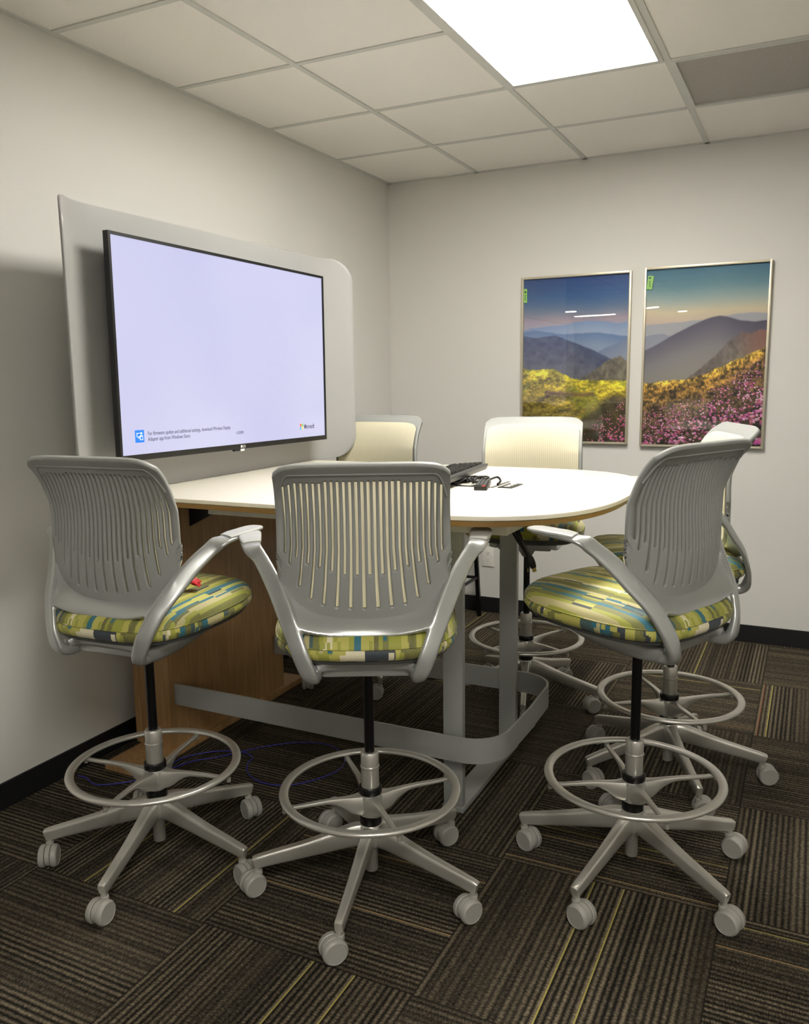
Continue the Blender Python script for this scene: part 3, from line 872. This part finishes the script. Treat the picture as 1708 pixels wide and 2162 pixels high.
# ------------------------------------------------------------------ drafting stool
def outline_zb(x):
    a = min(1.0, abs(x) / .2145)
    return .798 + .15 * (1 - (1 - a ** 2.7) ** (1 / 2.3))
def outline_zt(x):
    a = min(1.0, abs(x) / .2145)
    return 1.192 - .045 * (1 - (1 - a ** 7) ** (1 / 2.2))
zs_p = [.74, .80, .85, .90, .95, 1.0, 1.05, 1.10, 1.13, 1.155, 1.175, 1.195]
ys_p = [-.128, -.138, -.146, -.149, -.147, -.143, -.142, -.147, -.154, -.166, -.182, -.206]
def bpoly(z): return float(np.interp(z, zs_p, ys_p))
def bprof(z): return sum(bpoly(z + d) for d in (-.016, -.008, 0, .008, .016)) / 5
def bcurv(z): return float(np.interp(z, [.8, .9, 1.05, 1.13, 1.19], [.034, .042, .034, .012, -.004]))
def backY(x, z): return bprof(z) + bcurv(z) * (x / .2) ** 2
def fan(z): return float(np.interp(z, [.80, .84, .90, .98, 1.2], [1.16, 1.13, 1.06, 1.0, .985]))
NS = 27
pitch = .0148
slot_c = [(i - 13) * pitch for i in range(NS)]
def slot_bottom(i):
    k = min(i, NS - 1 - i)
    if k % 2 == 0: return {0: .965, 2: .953, 4: .940, 6: .932, 8: .925, 10: .918, 12: .916}[k]
    return {1: .937, 3: .882, 5: .850, 7: .838, 9: .832, 11: .829, 13: .828}[k]
def slot_top(i):
    k = min(i, NS - 1 - i)
    return 1.148 - (.009 if k == 0 else .003 if k == 1 else 0)

def shell_grid(inset, cols, NR=74, ztop=None, zlo=None):
    """cols: list of base x ; returns rows of (x,z)"""
    G = []
    for x0 in cols:
        # find bottom along fan line
        z = 1.05
        for _ in range(400):
            x = x0 * fan(z)
            x = max(-.2135, min(.2135, x))
            if z <= outline_zb(x) + inset: break
            z -= .001
        zb = z; xt = max(-.2135, min(.2135, x0 * fan(1.19))); zt = outline_zt(xt) - inset if ztop is None else min(ztop(xt), outline_zt(xt) - inset)
        col = []
        for j in range(NR + 1):
            zz = zb + (zt - zb) * j / NR
            xx = max(-.2135, min(.2135, x0 * fan(zz)))
            col.append((xx, zz))
        G.append(col)
    return G

def make_shell(bm):
    cols = [-.2135, -.2112]
    edges = []
    for i, c in enumerate(slot_c):
        cols += [c - .0037, c, c + .0037]
        if i < NS - 1: cols.append(c + pitch / 2)
    cols += [.2112, .2135]
    G = shell_grid(0.0, cols)
    V = [[bm.verts.new((x, backY(x, z), z)) for x, z in col] for col in G]
    for a in range(len(cols) - 1):
        mid = (cols[a] + cols[a + 1]) / 2
        si = None
        for i, c in enumerate(slot_c):
            if abs(mid - c) < .0037: si = i
        for j in range(len(V[a]) - 1):
            zc = (G[a][j][1] + G[a + 1][j + 1][1]) / 2
            if si is not None and slot_bottom(si) < zc < slot_top(si): continue
            try: bm.faces.new((V[a][j], V[a + 1][j], V[a + 1][j + 1], V[a][j + 1]))
            except ValueError: pass

def seat_rings(bm, rows, n=72, yc=.037, mat=None):
    """rows: (a, b, z, crown) ; super-ellipse rings"""
    rings = []
    for a, b2, z in rows:
        ring = []
        for k in range(n):
            tt = 2 * PI * k / n
            x, y = sup(tt, a, b2, 3.4)
            y *= 1.03; z_ = z + .011
            x *= 1 + .03 * (y / .22)
            # front waterfall / side flare
            dz = .005 * (y / .22) + .014 * max(0, y / .22) ** 2.5 + .004 * (abs(x) / .23) ** 2
            ring.append(bm.verts.new((x, yc + y, z_ + dz)))
        rings.append(ring)
    return rings

def make_stool():
    root = empty('drafting_stool', (0, 0, 0))
    # --- seat cushion
    bm = bmesh.new(); n = 72
    top = [(.236, .232, .737), (.233, .229, .748), (.222, .218, .759), (.20, .196, .768), (.16, .157, .777), (.11, .108, .783), (.05, .049, .786)]
    side = [(.222, .218, .702), (.234, .230, .708), (.240, .236, .718), (.240, .236, .728), (.236, .232, .737)]
    uvl = bm.loops.layers.uv.new('UVMap')
    RS = seat_rings(bm, side); RT = seat_rings(bm, top)
    per = 1.7
    def quad(A, B, k, mode, va, vb):
        f = bm.faces.new((A[k], A[(k + 1) % n], B[(k + 1) % n], B[k]))
        for l in f.loops:
            if mode == 'top': l[uvl].uv = ((l.vert.co.x + .5) * 1.35, (l.vert.co.y + .5) * .34)
            else:
                kk = k + (1 if l.vert in (A[(k + 1) % n], B[(k + 1) % n]) else 0)
                l[uvl].uv = (kk / n * per + 3.0, l.vert.co.z * 1.0)
        return f
    for A, B in zip(RS[:-1], RS[1:]):
        for k in range(n): quad(A, B, k, 'side', 0, 0)
    for A, B in zip(RT[:-1], RT[1:]):
        for k in range(n): quad(A, B, k, 'top', 0, 0)
    f = bm.faces.new(RT[-1]);
    for l in f.loops: l[uvl].uv = ((l.vert.co.x + .5) * 1.35, (l.vert.co.y + .5) * .34)
    bm.faces.new(RS[0][::-1])
    seat = obj('seat', bm, M['fabric'], root, 60)
    bm = bmesh.new()
    ring = seat_rings(bm, [(.2375, .2335, .7375)])[0]
    pts = [v.co.copy() for v in ring]; bm.free(); bm = bmesh.new()
    tube(bm, [tuple(p) for p in pts] + [tuple(pts[0])], .0022, 1, 6)
    uvl = bm.loops.layers.uv.new('UVMap')
    for f in bm.faces:
        for l in f.loops: l[uvl].uv = ((l.vert.co.x + .5) * 1.35, (l.vert.co.y + .5) * .34)
    obj('piping', bm, M['fabric'], seat, 60)
    # --- seat pan
    bm = bmesh.new()
    R = seat_rings(bm, [(.13, .13, .676), (.19, .187, .683), (.222, .218, .694), (.226, .222, .7025)])
    for A, B in zip(R[:-1], R[1:]):
        for k in range(72): bm.faces.new((A[k], A[(k + 1) % 72], B[(k + 1) % 72], B[k]))
    bm.faces.new(R[0][::-1]); bm.faces.new(R[-1])
    obj('seat_pan', bm, M['pan'], root, 60)
    # --- seat frame : two tapering rails + rear cross bar + centre housing
    bm = bmesh.new()
    for s_ in (-1, 1):
        sweep(bm, [(s_ * .128, -.170, .673, .030, .040, 1, 0, 0), (s_ * .126, -.12, .669, .036, .046, 1, 0, 0), (s_ * .124, -.04, .668, .034, .044, 1, 0, 0), (s_ * .124, .06, .674, .032, .034, 1, 0, 0), (s_ * .124, .135, .684, .028, .014, 1, 0, 0)], 5)
    sweep(bm, [(-.120, -.165, .684, .026, .028, 0, 0, 1), (-.10, -.158, .690, .030, .018, 0, 0, 1), (-.05, -.155, .692, .032, .014, 0, 0, 1), (.05, -.155, .692, .032, .014, 0, 0, 1), (.10, -.158, .690, .030, .018, 0, 0, 1), (.120, -.165, .684, .026, .028, 0, 0, 1)], 5)
    add_box(bm, -.11, .11, -.15, .09,   .655, .688, bev=.008)
    add_lathe(bm, [(.020, .615), (.026, .625), (.045, .655), (.06, .67)], 24)
    obj('seat_frame', bm, M['arm'], root, 45)
    # --- arms
    castbm = bmesh.new()
    for s_ in (-1, 1):
        path = [(.122, -.10, .670, .030, .036), (.126, -.160, .664, .034, .034), (.133, -.192, .674, .038, .028), (.151, -.196, .718, .044, .019),
                (.169, -.181, .765, .044, .017), (.188, -.160, .808, .046, .016), (.213, -.122, .858, .048, .015), (.240, -.086, .905, .046, .015),
                (.268, -.050, .943, .042, .016), (.288, -.030, .962, .048, .015), (.302, .02, .970, .054, .014), (.309, .07, .9735, .054, .013), (.312, .100, .9745, .046, .011)]
        wd = [(1, 0, 0), (1, 0, .1), (.95, -.1, .2), (.9, .25, 0), (.9, .3, 0), (.88, .4, 0), (.86, .45, -.1), (.85, .4, -.25), (.9, .3, -.35), (.97, .15, -.12), (1, 0, 0), (1, 0, 0), (1, 0, 0)]
        rows = [(s_ * p[0], p[1], p[2], p[3], p[4], s_ * w[0] if s_ > 0 else w[0], (w[1] if s_ > 0 else -w[1]), (w[2] if s_ > 0 else -w[2])) for p, w in zip(path, wd)]
        sweep(castbm, rows, 6)
    # --- back frame (U)
    half = [((0, .797), (0, -.172, .764)), ((.05, .799), (.05, -.174, .765)), ((.09, .803), (.095, -.179, .770)), ((.13, .813), (.138, -.180, .779)), ((.16, .829), (.166, -.178, .790)),
            ((.185, .853), (.190, -.158, .815)), ((.200, .880), (.210, -.124, .857))]
    seq = [((-a[0], a[1]), (-b[0], b[1], b[2])) for a, b in half[::-1]] + half[1:]
    bm = bmesh.new()
    rows = []
    for (ix, iz), (ox, oy, oz) in seq:
        iy_ = backY(ix, iz) - .001
        inn = np.array([ix, iy_, iz + .003]); out = np.array([ox, oy, oz])
        rows.append(np.r_[inn, out])
    rows = catmull(rows, 4)
    VV = []
    for r in rows:
        a, b2 = r[:3], r[3:]
        q = []
        for k in range(6):
            f_ = k / 5; p_ = a * (1 - f_) + b2 * f_
            p_ = p_ + np.array([0, -.007, 0]) * math.sin(PI * f_)
            q.append(bm.verts.new(p_))
        VV.append(q)
    for A, B in zip(VV[:-1], VV[1:]):
        for k in range(5): bm.faces.new((A[k], A[k + 1], B[k + 1], B[k]))
    tmp = obj('cast_tmp', bm, M['arm'], None)
    add_mod(tmp, 'SOLIDIFY', thickness=.013, offset=0)
    bpy.context.view_layer.update()
    um = bpy.data.meshes.new_from_object(tmp.evaluated_get(bpy.context.evaluated_depsgraph_get()))
    bpy.data.objects.remove(tmp)
    castbm.from_mesh(um)
    tmp = obj('cast_tmp', castbm, M['arm'], None)
    add_mod(tmp, 'REMESH', mode='VOXEL', voxel_size=.0026)
    add_mod(tmp, 'SMOOTH', factor=.6, iterations=9)
    bpy.context.view_layer.update()
    cm = bpy.data.meshes.new_from_object(tmp.evaluated_get(bpy.context.evaluated_depsgraph_get()))
    bpy.data.objects.remove(tmp)
    cm.polygons.foreach_set('use_smooth', [True] * len(cm.polygons))
    cm.materials.clear(); cm.materials.append(M['arm'])
    cast = link(bpy.data.objects.new('arm_frame', cm), root)
    for s_ in (-1, 1):
        bm = bmesh.new()
        pp = [(.292, -.012, .9725, .046, .010), (.300, .015, .976, .056, .013), (.306, .045, .9775, .059, .013), (.310, .075, .979, .058, .013), (.3125, .098, .9795, .052, .012), (.314, .111, .9795, .036, .010), (.3145, .117, .9795, .014, .005)]
        sweep(bm, [(s_ * p[0], p[1], p[2], p[3], p[4], 1, 0, 0) for p in pp], 4, 18)
        obj('arm_pad', bm, M['pad'], cast, 50)
    # --- shell
    bm = bmesh.new(); make_shell(bm)
    sh = obj('back_shell', bm, M['shell'], root, 40)
    add_mod(sh, 'SOLIDIFY', thickness=.0125, offset=0)
    # --- shell shoulder ridge on the rear
    bm = bmesh.new()
    rid = []
    for x in np.linspace(-.204, .204, 33):
        z = 1.166 - .075 * max(0, (abs(x) - .172) / .035) ** 2.2
        z = max(z, 1.075)
        rid.append((x, backY(x, z) - .0070, z, .008, .005, 0, 0, 1))
    sweep(bm, rid, 2, 8, .9)
    obj('shell_ridge', bm, M['shell'], sh, 60)
    # --- cream mesh pad on the front
    bm = bmesh.new()
    cols = list(np.linspace(-.200, .200, 45))
    G = shell_grid(.014, cols, 40, ztop=lambda x: 1.164 - .04 * (1 - (1 - min(1, abs(x) / .2005) ** 7) ** .5))
    V = [[bm.verts.new((x, backY(x, z) + .0120, z)) for x, z in c] for c in G]
    for a in range(len(V) - 1):
        for j in range(len(V[a]) - 1): bm.faces.new((V[a][j], V[a + 1][j], V[a + 1][j + 1], V[a][j + 1]))
    mp_ = obj('mesh_pad', bm, M['mesh'], root, 60)
    # --- column
    bm = bmesh.new(); cyl(bm, .0135, .30, .645, 24); obj('gas_lift', bm, M['blackm'], root, 40)
    bm = bmesh.new()
    add_lathe(bm, [(.0165, .045), (.0175, .048), (.0175, .15), (.0245, .16), (.0245, .345), (.0262, .347), (.0262, .351), (.0245, .353), (.0245, .386), (.022, .391), (.014, .391)], 32)
    obj('lift_sleeve', bm, M['silver'], root, 40)
    bm = bmesh.new(); add_lathe(bm, [(.0246, .272), (.031, .273), (.032, .277), (.032, .288), (.031, .291), (.0246, .292)], 32)
    obj('collar', bm, M['blackp'], root, 40)
    bm = bmesh.new(); add_lathe(bm, [(.0246, .185), (.030, .186), (.030, .207), (.0246, .208)], 32)
    obj('collar', bm, M['blackp'], root, 40)
    # --- foot ring
    fr = empty_part = None
    bm = bmesh.new()
    prof = []
    for k in range(12):
        a = 2 * PI * k / 12
        ca, sa = math.cos(a), math.sin(a)
        prof.append((.2345 + .0130 * math.copysign(abs(ca) ** .8, ca), .283 + .0075 * math.copysign(abs(sa) ** .8, sa)))
    add_lathe(bm, prof, 96, close=True)
    add_lathe(bm, [(.0248, .212), (.032, .213), (.034, .22), (.034, .262), (.031, .271), (.0248, .272)], 32)
    for k in range(4):
        a = k * PI / 2
        c_, s2 = math.cos(a), math.sin(a)
        R_ = [(.020, .243, .046, .058), (.045, .246, .034, .052), (.072, .256, .021, .032), (.11, .266, .016, .014), (.16, .268, .015, .011), (.20, .268, .014, .010), (.236, .270, .014, .010)]
        sweep(bm, [(c_ * r, s2 * r, z, w_, h2, -s2, c_, 0) for r, z, w_, h2 in R_], 3, 10, .5)
        cyl(bm, .006, .258, .272, 12, (c_ * .238, s2 * .238, 0))
    ringo = obj('foot_ring', bm, M['silver'], root, 45)
    # --- base hub + legs + casters
    bm = bmesh.new(); add_lathe(bm, [(.0177, .118), (.030, .122), (.034, .135), (.034, .178), (.030, .184), (.0246, .185)], 32)
    hub = obj('base_hub', bm, M['silver'], root, 40)
    legs = []
    for k in range(5):
        bm = bmesh.new()
        R_ = [(.020, .152, .036, .062), (.05, .150, .034, .062), (.10, .138, .030, .054), (.17, .121, .027, .045), (.24, .106, .0245, .040), (.308, .0915, .023, .035), (.322, .088, .020, .030)]
        sweep(bm, [(r, 0, z, w_, h2, 0, 1, 0) for r, z, w_, h2 in R_], 3, 14, .45)
        cyl(bm, .0095, .066, .08, 16, (.311, 0, 0))
        lg_ = obj('leg', bm, M['silver'], root, 40)
        lg_.rotation_euler = (0, 0, 2 * PI * k / 5)
        bm = bmesh.new()
        wr = .0325
        for s_ in (-1, 1):
            y_in, y_out = s_ * .0085, s_ * .0255
            pr = [(.010, y_in), (wr - .002, y_in), (wr, y_in + s_ * .002), (wr, y_out - s_ * .006), (wr - .002, y_out - s_ * .0022), (wr - .0055, y_out), (wr - .0065, y_out - s_ * .0012), (.004, y_out - s_ * .0012)]
            add_lathe(bm, pr, 32, (-.018, 0, wr), 'y')
        # hood between wheels
        add_lathe(bm, [(.0288, -.0068), (.030, -.0055), (.030, .0055), (.0288, .0068)], 32, (-.018, 0, wr + .0012), 'y')
        cyl(bm, .0115, .050, .0665, 16, (0, 0, 0), bev=.001)
        ca = obj('caster', bm, M['caster'], lg_, 40)
        ca.location = (.311, 0, 0)
        legs.append(lg_)
    return root

def copy_tree(o, parent=None):
    c = o.copy(); COL.objects.link(c)
    if parent is not None: c.parent = parent
    for ch in [q for q in bpy.data.objects if q.parent == o]:
        copy_tree(ch, c)
    return c

UPPER = ('seat', 'seat_pan', 'seat_frame', 'arm_frame', 'back_shell', 'mesh_pad')
def base_of(n): return n.split('.')[0]
def pose(root, x, y, yaw, dz, ring_deg, base_deg, casters, label):
    root.location = (x, y, 0); root.rotation_euler = (0, 0, math.radians(yaw))
    root['label'] = label; root['category'] = 'stool'; root['group'] = 'drafting stools around the table'
    k = 0
    for ch in [q for q in bpy.data.objects if q.parent == root]:
        b2 = base_of(ch.name)
        if b2 in UPPER: ch.location.z = dz
        elif b2 == 'gas_lift': ch.location.z = dz
        elif b2 == 'foot_ring': ch.rotation_euler = (0, 0, math.radians(ring_deg - yaw))
        elif b2 == 'leg':
            ang = base_deg + 72 * k
            ch.rotation_euler = (0, 0, math.radians(ang - yaw))
            for c2 in [q for q in bpy.data.objects if q.parent == ch]:
                # caster heading given in world degrees
                c2.rotation_euler = (0, 0, math.radians(casters[k] - ang))
            k += 1
first = make_stool()
stools = [
    (.660, -2.852, 3.5, .007, 10, -146.0, (125, 95, 160, 154, 120), 'grey slatted-back stool nearest the left wall with a red ribbon on its patterned seat'),
    (1.304, -2.719, 27.0, .000, 46, -148.0, (64, 50, 58, 55, 66), 'grey slatted-back stool seen squarely from behind at the front of the table'),
    (1.939, -2.345, 66.0, .031, 31, -177.0, (155, 155, 160, 165, 60), 'grey slatted-back stool nearest the viewer on the right side of the table'),
    (1.935, -1.688, 112.0, .032, 36, -135.7, (150, 200, 200, 100, 60), 'stool at the rounded table end partly hidden behind the near right stool'),
    (1.270, -1.245, 190.0, .024, 63, -146.0, (100, 200, 40, 60, 120), 'cream-backed stool at the far side of the table below the left picture'),
    (.500, -1.262, 178.5, .027, 20, -52.0, (20, 100, 40, 60, 120), 'cream-backed stool in the corner partly hidden behind the screen panel'),
]
roots = [first] + [copy_tree(first) for _ in stools[1:]]
for r_, s_ in zip(roots, stools): pose(r_, *s_)

# ------------------------------------------------------------------ small things
# keyboard
kb = empty('keyboard', (0, 0, 0), 0, 'black computer keyboard propped on a small box on the white table', 'keyboard')
kA, kB, kD = Vector((1.2854, -2.1345, 1.0663)), Vector((1.2633, -1.6925, 1.0743)), Vector((1.1146, -1.7004, 1.0613))
ey = (kB - kA).normalized(); ex = (kB - kD); ex = (ex - ey * ex.dot(ey)).normalized(); ez = ex.cross(ey)
kb.matrix_world = Matrix(((ex.x, ey.x, ez.x, kA.x), (ex.y, ey.y, ez.y, kA.y), (ex.z, ey.z, ez.z, kA.z + .003), (0, 0, 0, 1)))
W_, D_ = .15, .435
bm = bmesh.new()
vs = [(-W_, 0), (0, 0), (0, D_), (-W_, D_)]
A = [bm.verts.new((x * .97 - .002, y * .985 + .003, 0)) for x, y in vs]
Cq = [bm.verts.new((x, y, -.006)) for x, y in vs]
Bq = [bm.verts.new((x + dx, y + dy, -.021)) for (x, y), (dx, dy) in zip(vs, ((.006, .006), (-.006, .006), (-.006, -.012), (.006, -.012)))]
bm.faces.new(A); bm.faces.new(Bq[::-1])
for P1, P2 in ((A, Cq), (Cq, Bq)):
    for i in range(4): bm.faces.new((P1[i], P1[(i + 1) % 4], P2[(i + 1) % 4], P2[i]))
bmesh.ops.bevel(bm, geom=bm.edges[:], offset=.0012, segments=2, affect='EDGES')
obj('keyboard_body', bm, M['darkgrey'], kb, 40)
bm = bmesh.new()
for r in range(6):
    xk = -.034 - r * .019 - (.005 if r == 5 else 0)
    yk = .009
    while yk < D_ - .02:
        wk = .0160
        if r == 0 and .085 < yk < .10: wk = .108
        if r == 0 and yk < .08: wk = .0205
        if abs(yk - .296) < .009 or abs(yk - .362) < .009: yk += .009
        v8 = add_box(bm, xk, xk + .0158, yk, yk + wk, 0, .008)
        for v_ in v8[4:]:
            cx, cy = xk + .0079, yk + wk / 2
            v_.co.x = cx + (v_.co.x - cx) * .74; v_.co.y = cy + (v_.co.y - cy) * (.74 if wk < .03 else .96)
        yk += wk + .003
obj('keys', bm, M['key'], kb)
# adapter box under it
ad = tag(box('adapter_box', -.045, .045, -.07, .07, 0, .0095, M['blackp'], None, .003), 'flat black box under the near end of the keyboard', 'box')
ad.location = (1.225, -1.93, TZ + .0022); ad.rotation_euler = (0, 0, math.radians(-10))
# cables on table
bm = bmesh.new()
rs = random.Random(3)
cx, cy = 1.325, -1.945
pts = []
for k in range(34):
    a = k * .9; r = .018 + .016 * rs.random()
    pts.append((cx + r * math.cos(a) * 1.1 - k * .001, cy + r * math.sin(a) * 1.5 + .02, TZ + .006 + .016 * rs.random()))
pts += [(1.25, -1.99, TZ + .006), (1.20, -2.03, TZ + .005)]
tube(bm, pts, .0028, 4, 7)
tube(bm, [(1.345, -1.93, TZ + .012), (1.372, -1.905, TZ + .022), (1.392, -1.925, TZ + .012), (1.396, -1.965, TZ + .005)], .0040, 5, 8)
tube(bm, [(1.20, -1.98, TZ + .006), (1.27, -2.02, TZ + .004), (1.32, -2.03, TZ + .004), (1.345, -2.0, TZ + .006)], .002, 5, 7)
tag(obj('cable_bundle', bm, M['blackp'], None, 60), 'tangled black cables beside the keyboard on the table', 'cable')
# remote
rm = empty('remote_control', (1.372, -2.045, TZ + .0005), math.radians(14), 'small black remote control with a red button lying by the keyboard', 'remote')
rm.rotation_euler = (math.radians(4), 0, math.radians(14))
box('remote_body', -.021, .021, -.055, .075, 0, .016, M['blackp'], rm, .003)
bm = bmesh.new()
for i in range(3):
    for j in range(8):
        if j == 0: continue
        add_box(bm, -.015 + i * .011, -.0075 + i * .011, -.047 + j * .014, -.040 + j * .014, .016, .0185)
obj('buttons', bm, M['pan'], rm)
box('red_button', .004, .016, -.052, -.044, .016, .019, M['redbtn'], rm)

# hanging cables
bm = bmesh.new()
tube(bm, [(1.488, -2.08, .985), (1.50, -2.085, .93), (1.527, -2.10, .875), (1.548, -2.10, .835), (1.551, -2.10, .823)], .0058, 5, 8)
tube(bm, [(1.478, -2.06, .985), (1.492, -2.08, .92), (1.523, -2.095, .87), (1.543, -2.098, .835), (1.547, -2.10, .80)], .0045, 5, 8)
tube(bm, [(1.462, -2.05, .985), (1.476, -2.07, .92), (1.508, -2.09, .875), (1.540, -2.092, .835)], .004, 5, 8)
hc = empty('hanging_cables', (1.48, -2.08, .985), 0, 'black display cables hanging down from under the tabletop', 'cable')
def rel(o, root): o.parent = root; o.matrix_parent_inverse = Matrix.Translation(root.location).inverted(); return o
rel(obj('cable_cords', bm, M['blackp'], None, 60), hc)
bm = bmesh.new()
sweep(bm, [(1.549, -2.10, .832, .012, .010, 1, .5, 0), (1.555, -2.10, .822, .020, .012, 1, .5, 0), (1.561, -2.10, .806, .022, .012, 1, .5, 0), (1.566, -2.10, .792, .017, .009, 1, .5, 0)], 3, 10, .4)
sweep(bm, [(1.546, -2.10, .825, .010, .009, 1, .5, 0), (1.547, -2.10, .79, .011, .010, 1, .5, 0)], 3, 10, .5)
rel(obj('plug', bm, M['blackp'], None, 40), hc)
bm = bmesh.new()
sweep(bm, [(1.566, -2.10, .793, .013, .005, 1, .5, 0), (1.570, -2.10, .780, .013, .005, 1, .5, 0)], 2, 8, .3)
sweep(bm, [(1.547, -2.10, .79, .004, .004, 1, .5, 0), (1.5475, -2.10, .778, .004, .004, 1, .5, 0)], 2, 8, .6)
rel(obj('connector_tip', bm, M['gold'], None, 40), hc)

# blue cable on carpet
bm = bmesh.new()
cp = [(.05, -2.60), (.09, -2.60), (.17, -2.62), (.28, -2.53), (.34, -2.35), (.41, -2.27), (.52, -2.12), (.63, -2.03), (.75, -2.02), (.85, -2.09), (.87, -2.19), (.81, -2.31), (.74, -2.36), (.66, -2.37), (.58, -2.32), (.54, -2.26), (.53, -2.22), (.47, -2.20), (.38, -2.24), (.30, -2.32), (.29, -2.40)]
tube(bm, [(x, y, .004 + (.004 if i % 5 == 3 else 0)) for i, (x, y) in enumerate(cp)], .0026, 6, 8)
tag(obj('network_cable', bm, M['blue'], None, 60), 'thin blue cable looping over the carpet below the table', 'cable')

# red ribbon on seat A
bm = bmesh.new()
rv = random.Random(5)
for k in range(3):
    rows = []
    for i in range(7):
        f_ = i / 6
        rows.append((-.035 + .07 * f_, .012 * math.sin(f_ * 5 + k * 2), .010 + .010 * math.sin(f_ * PI) + .004 * k, .020 - .008 * abs(f_ - .5), .003, .3 * math.sin(f_ * 6 + k), .8, .5 * math.cos(f_ * 5 + k * 1.3)))
    sweep(bm, rows, 3, 8, .7)
rb = obj('red_ribbon', bm, M['red'], None, 50)
rb.location = (.768, -2.795, .805); rb.rotation_euler = (0, 0, math.radians(35))
tag(rb, 'small crumpled red ribbon lying on the seat of the stool nearest the left wall', 'ribbon')

# black bar stool in the far corner
bs = empty('bar_stool', (.44, -.30, 0), 0, 'black metal bar stool by the back wall behind the table', 'stool')
for sx in (-1, 1):
    for sy in (-1, 1):
        bm = bmesh.new()
        sweep(bm, [(sx * .177, sy * .192, 0, .024, .024, 1, 0, 0), (sx * .15, sy * .16, .72, .024, .024, 1, 0, 0)], 2, 8, .35)
        obj('leg', bm, M['blackm'], bs, 40)
for z_, in ((.235,),):
    for (a, b2) in (((-.168, -.18), (.168, -.18)), ((-.168, .18), (.168, .18)), ((-.168, -.18), (-.168, .18)), ((.168, -.18), (.168, .18))):
        bm = bmesh.new(); tube(bm, [(a[0], a[1], z_), ((a[0] + b2[0]) / 2, (a[1] + b2[1]) / 2, z_), (b2[0], b2[1], z_)], .009, 1, 8)
        obj('stretcher', bm, M['blackm'], bs, 50)
bm = bmesh.new(); add_box(bm, -.185, .185, -.19, .19, .715, .75, bev=.01); obj('seat', bm, M['blackp'], bs, 40)

# ------------------------------------------------------------------ camera
r0 = Vector((0.8978015961392103, 0.44021440740205636, -0.01278942866366686))
u0 = Vector((-0.0572941050059646, 0.145544411889275, 0.9876913534598604))
f0 = Vector((-0.43665739373272056, 0.8860181147603369, -0.15589169578616557))
cam = bpy.data.cameras.new('camera'); co = bpy.data.objects.new('camera', cam); COL.objects.link(co)
co.matrix_world = Matrix(((r0.x, u0.x, -f0.x, 2.33856), (r0.y, u0.y, -f0.y, -4.58469), (r0.z, u0.z, -f0.z, 1.38202), (0, 0, 0, 1)))
cam.sensor_fit = 'HORIZONTAL'; cam.sensor_width = 36; cam.lens = 1758.75 / 1708 * 36
cam.clip_start = .05; cam.clip_end = 60
scene.camera = co

w = bpy.data.worlds.new('world'); scene.world = w; w.use_nodes = True
w.node_tree.nodes['Background'].inputs[0].default_value = (.8, .85, 1, 1)
w.node_tree.nodes['Background'].inputs[1].default_value = .2
vs_ = scene.view_settings
vs_.view_transform = 'Standard'; vs_.look = 'None'; vs_.exposure = 0.32; vs_.gamma = 1.0; vs_.use_curve_mapping = False
scene.cycles.max_bounces = 10
scene.cycles.diffuse_bounces = 6
scene.cycles.use_denoising = True
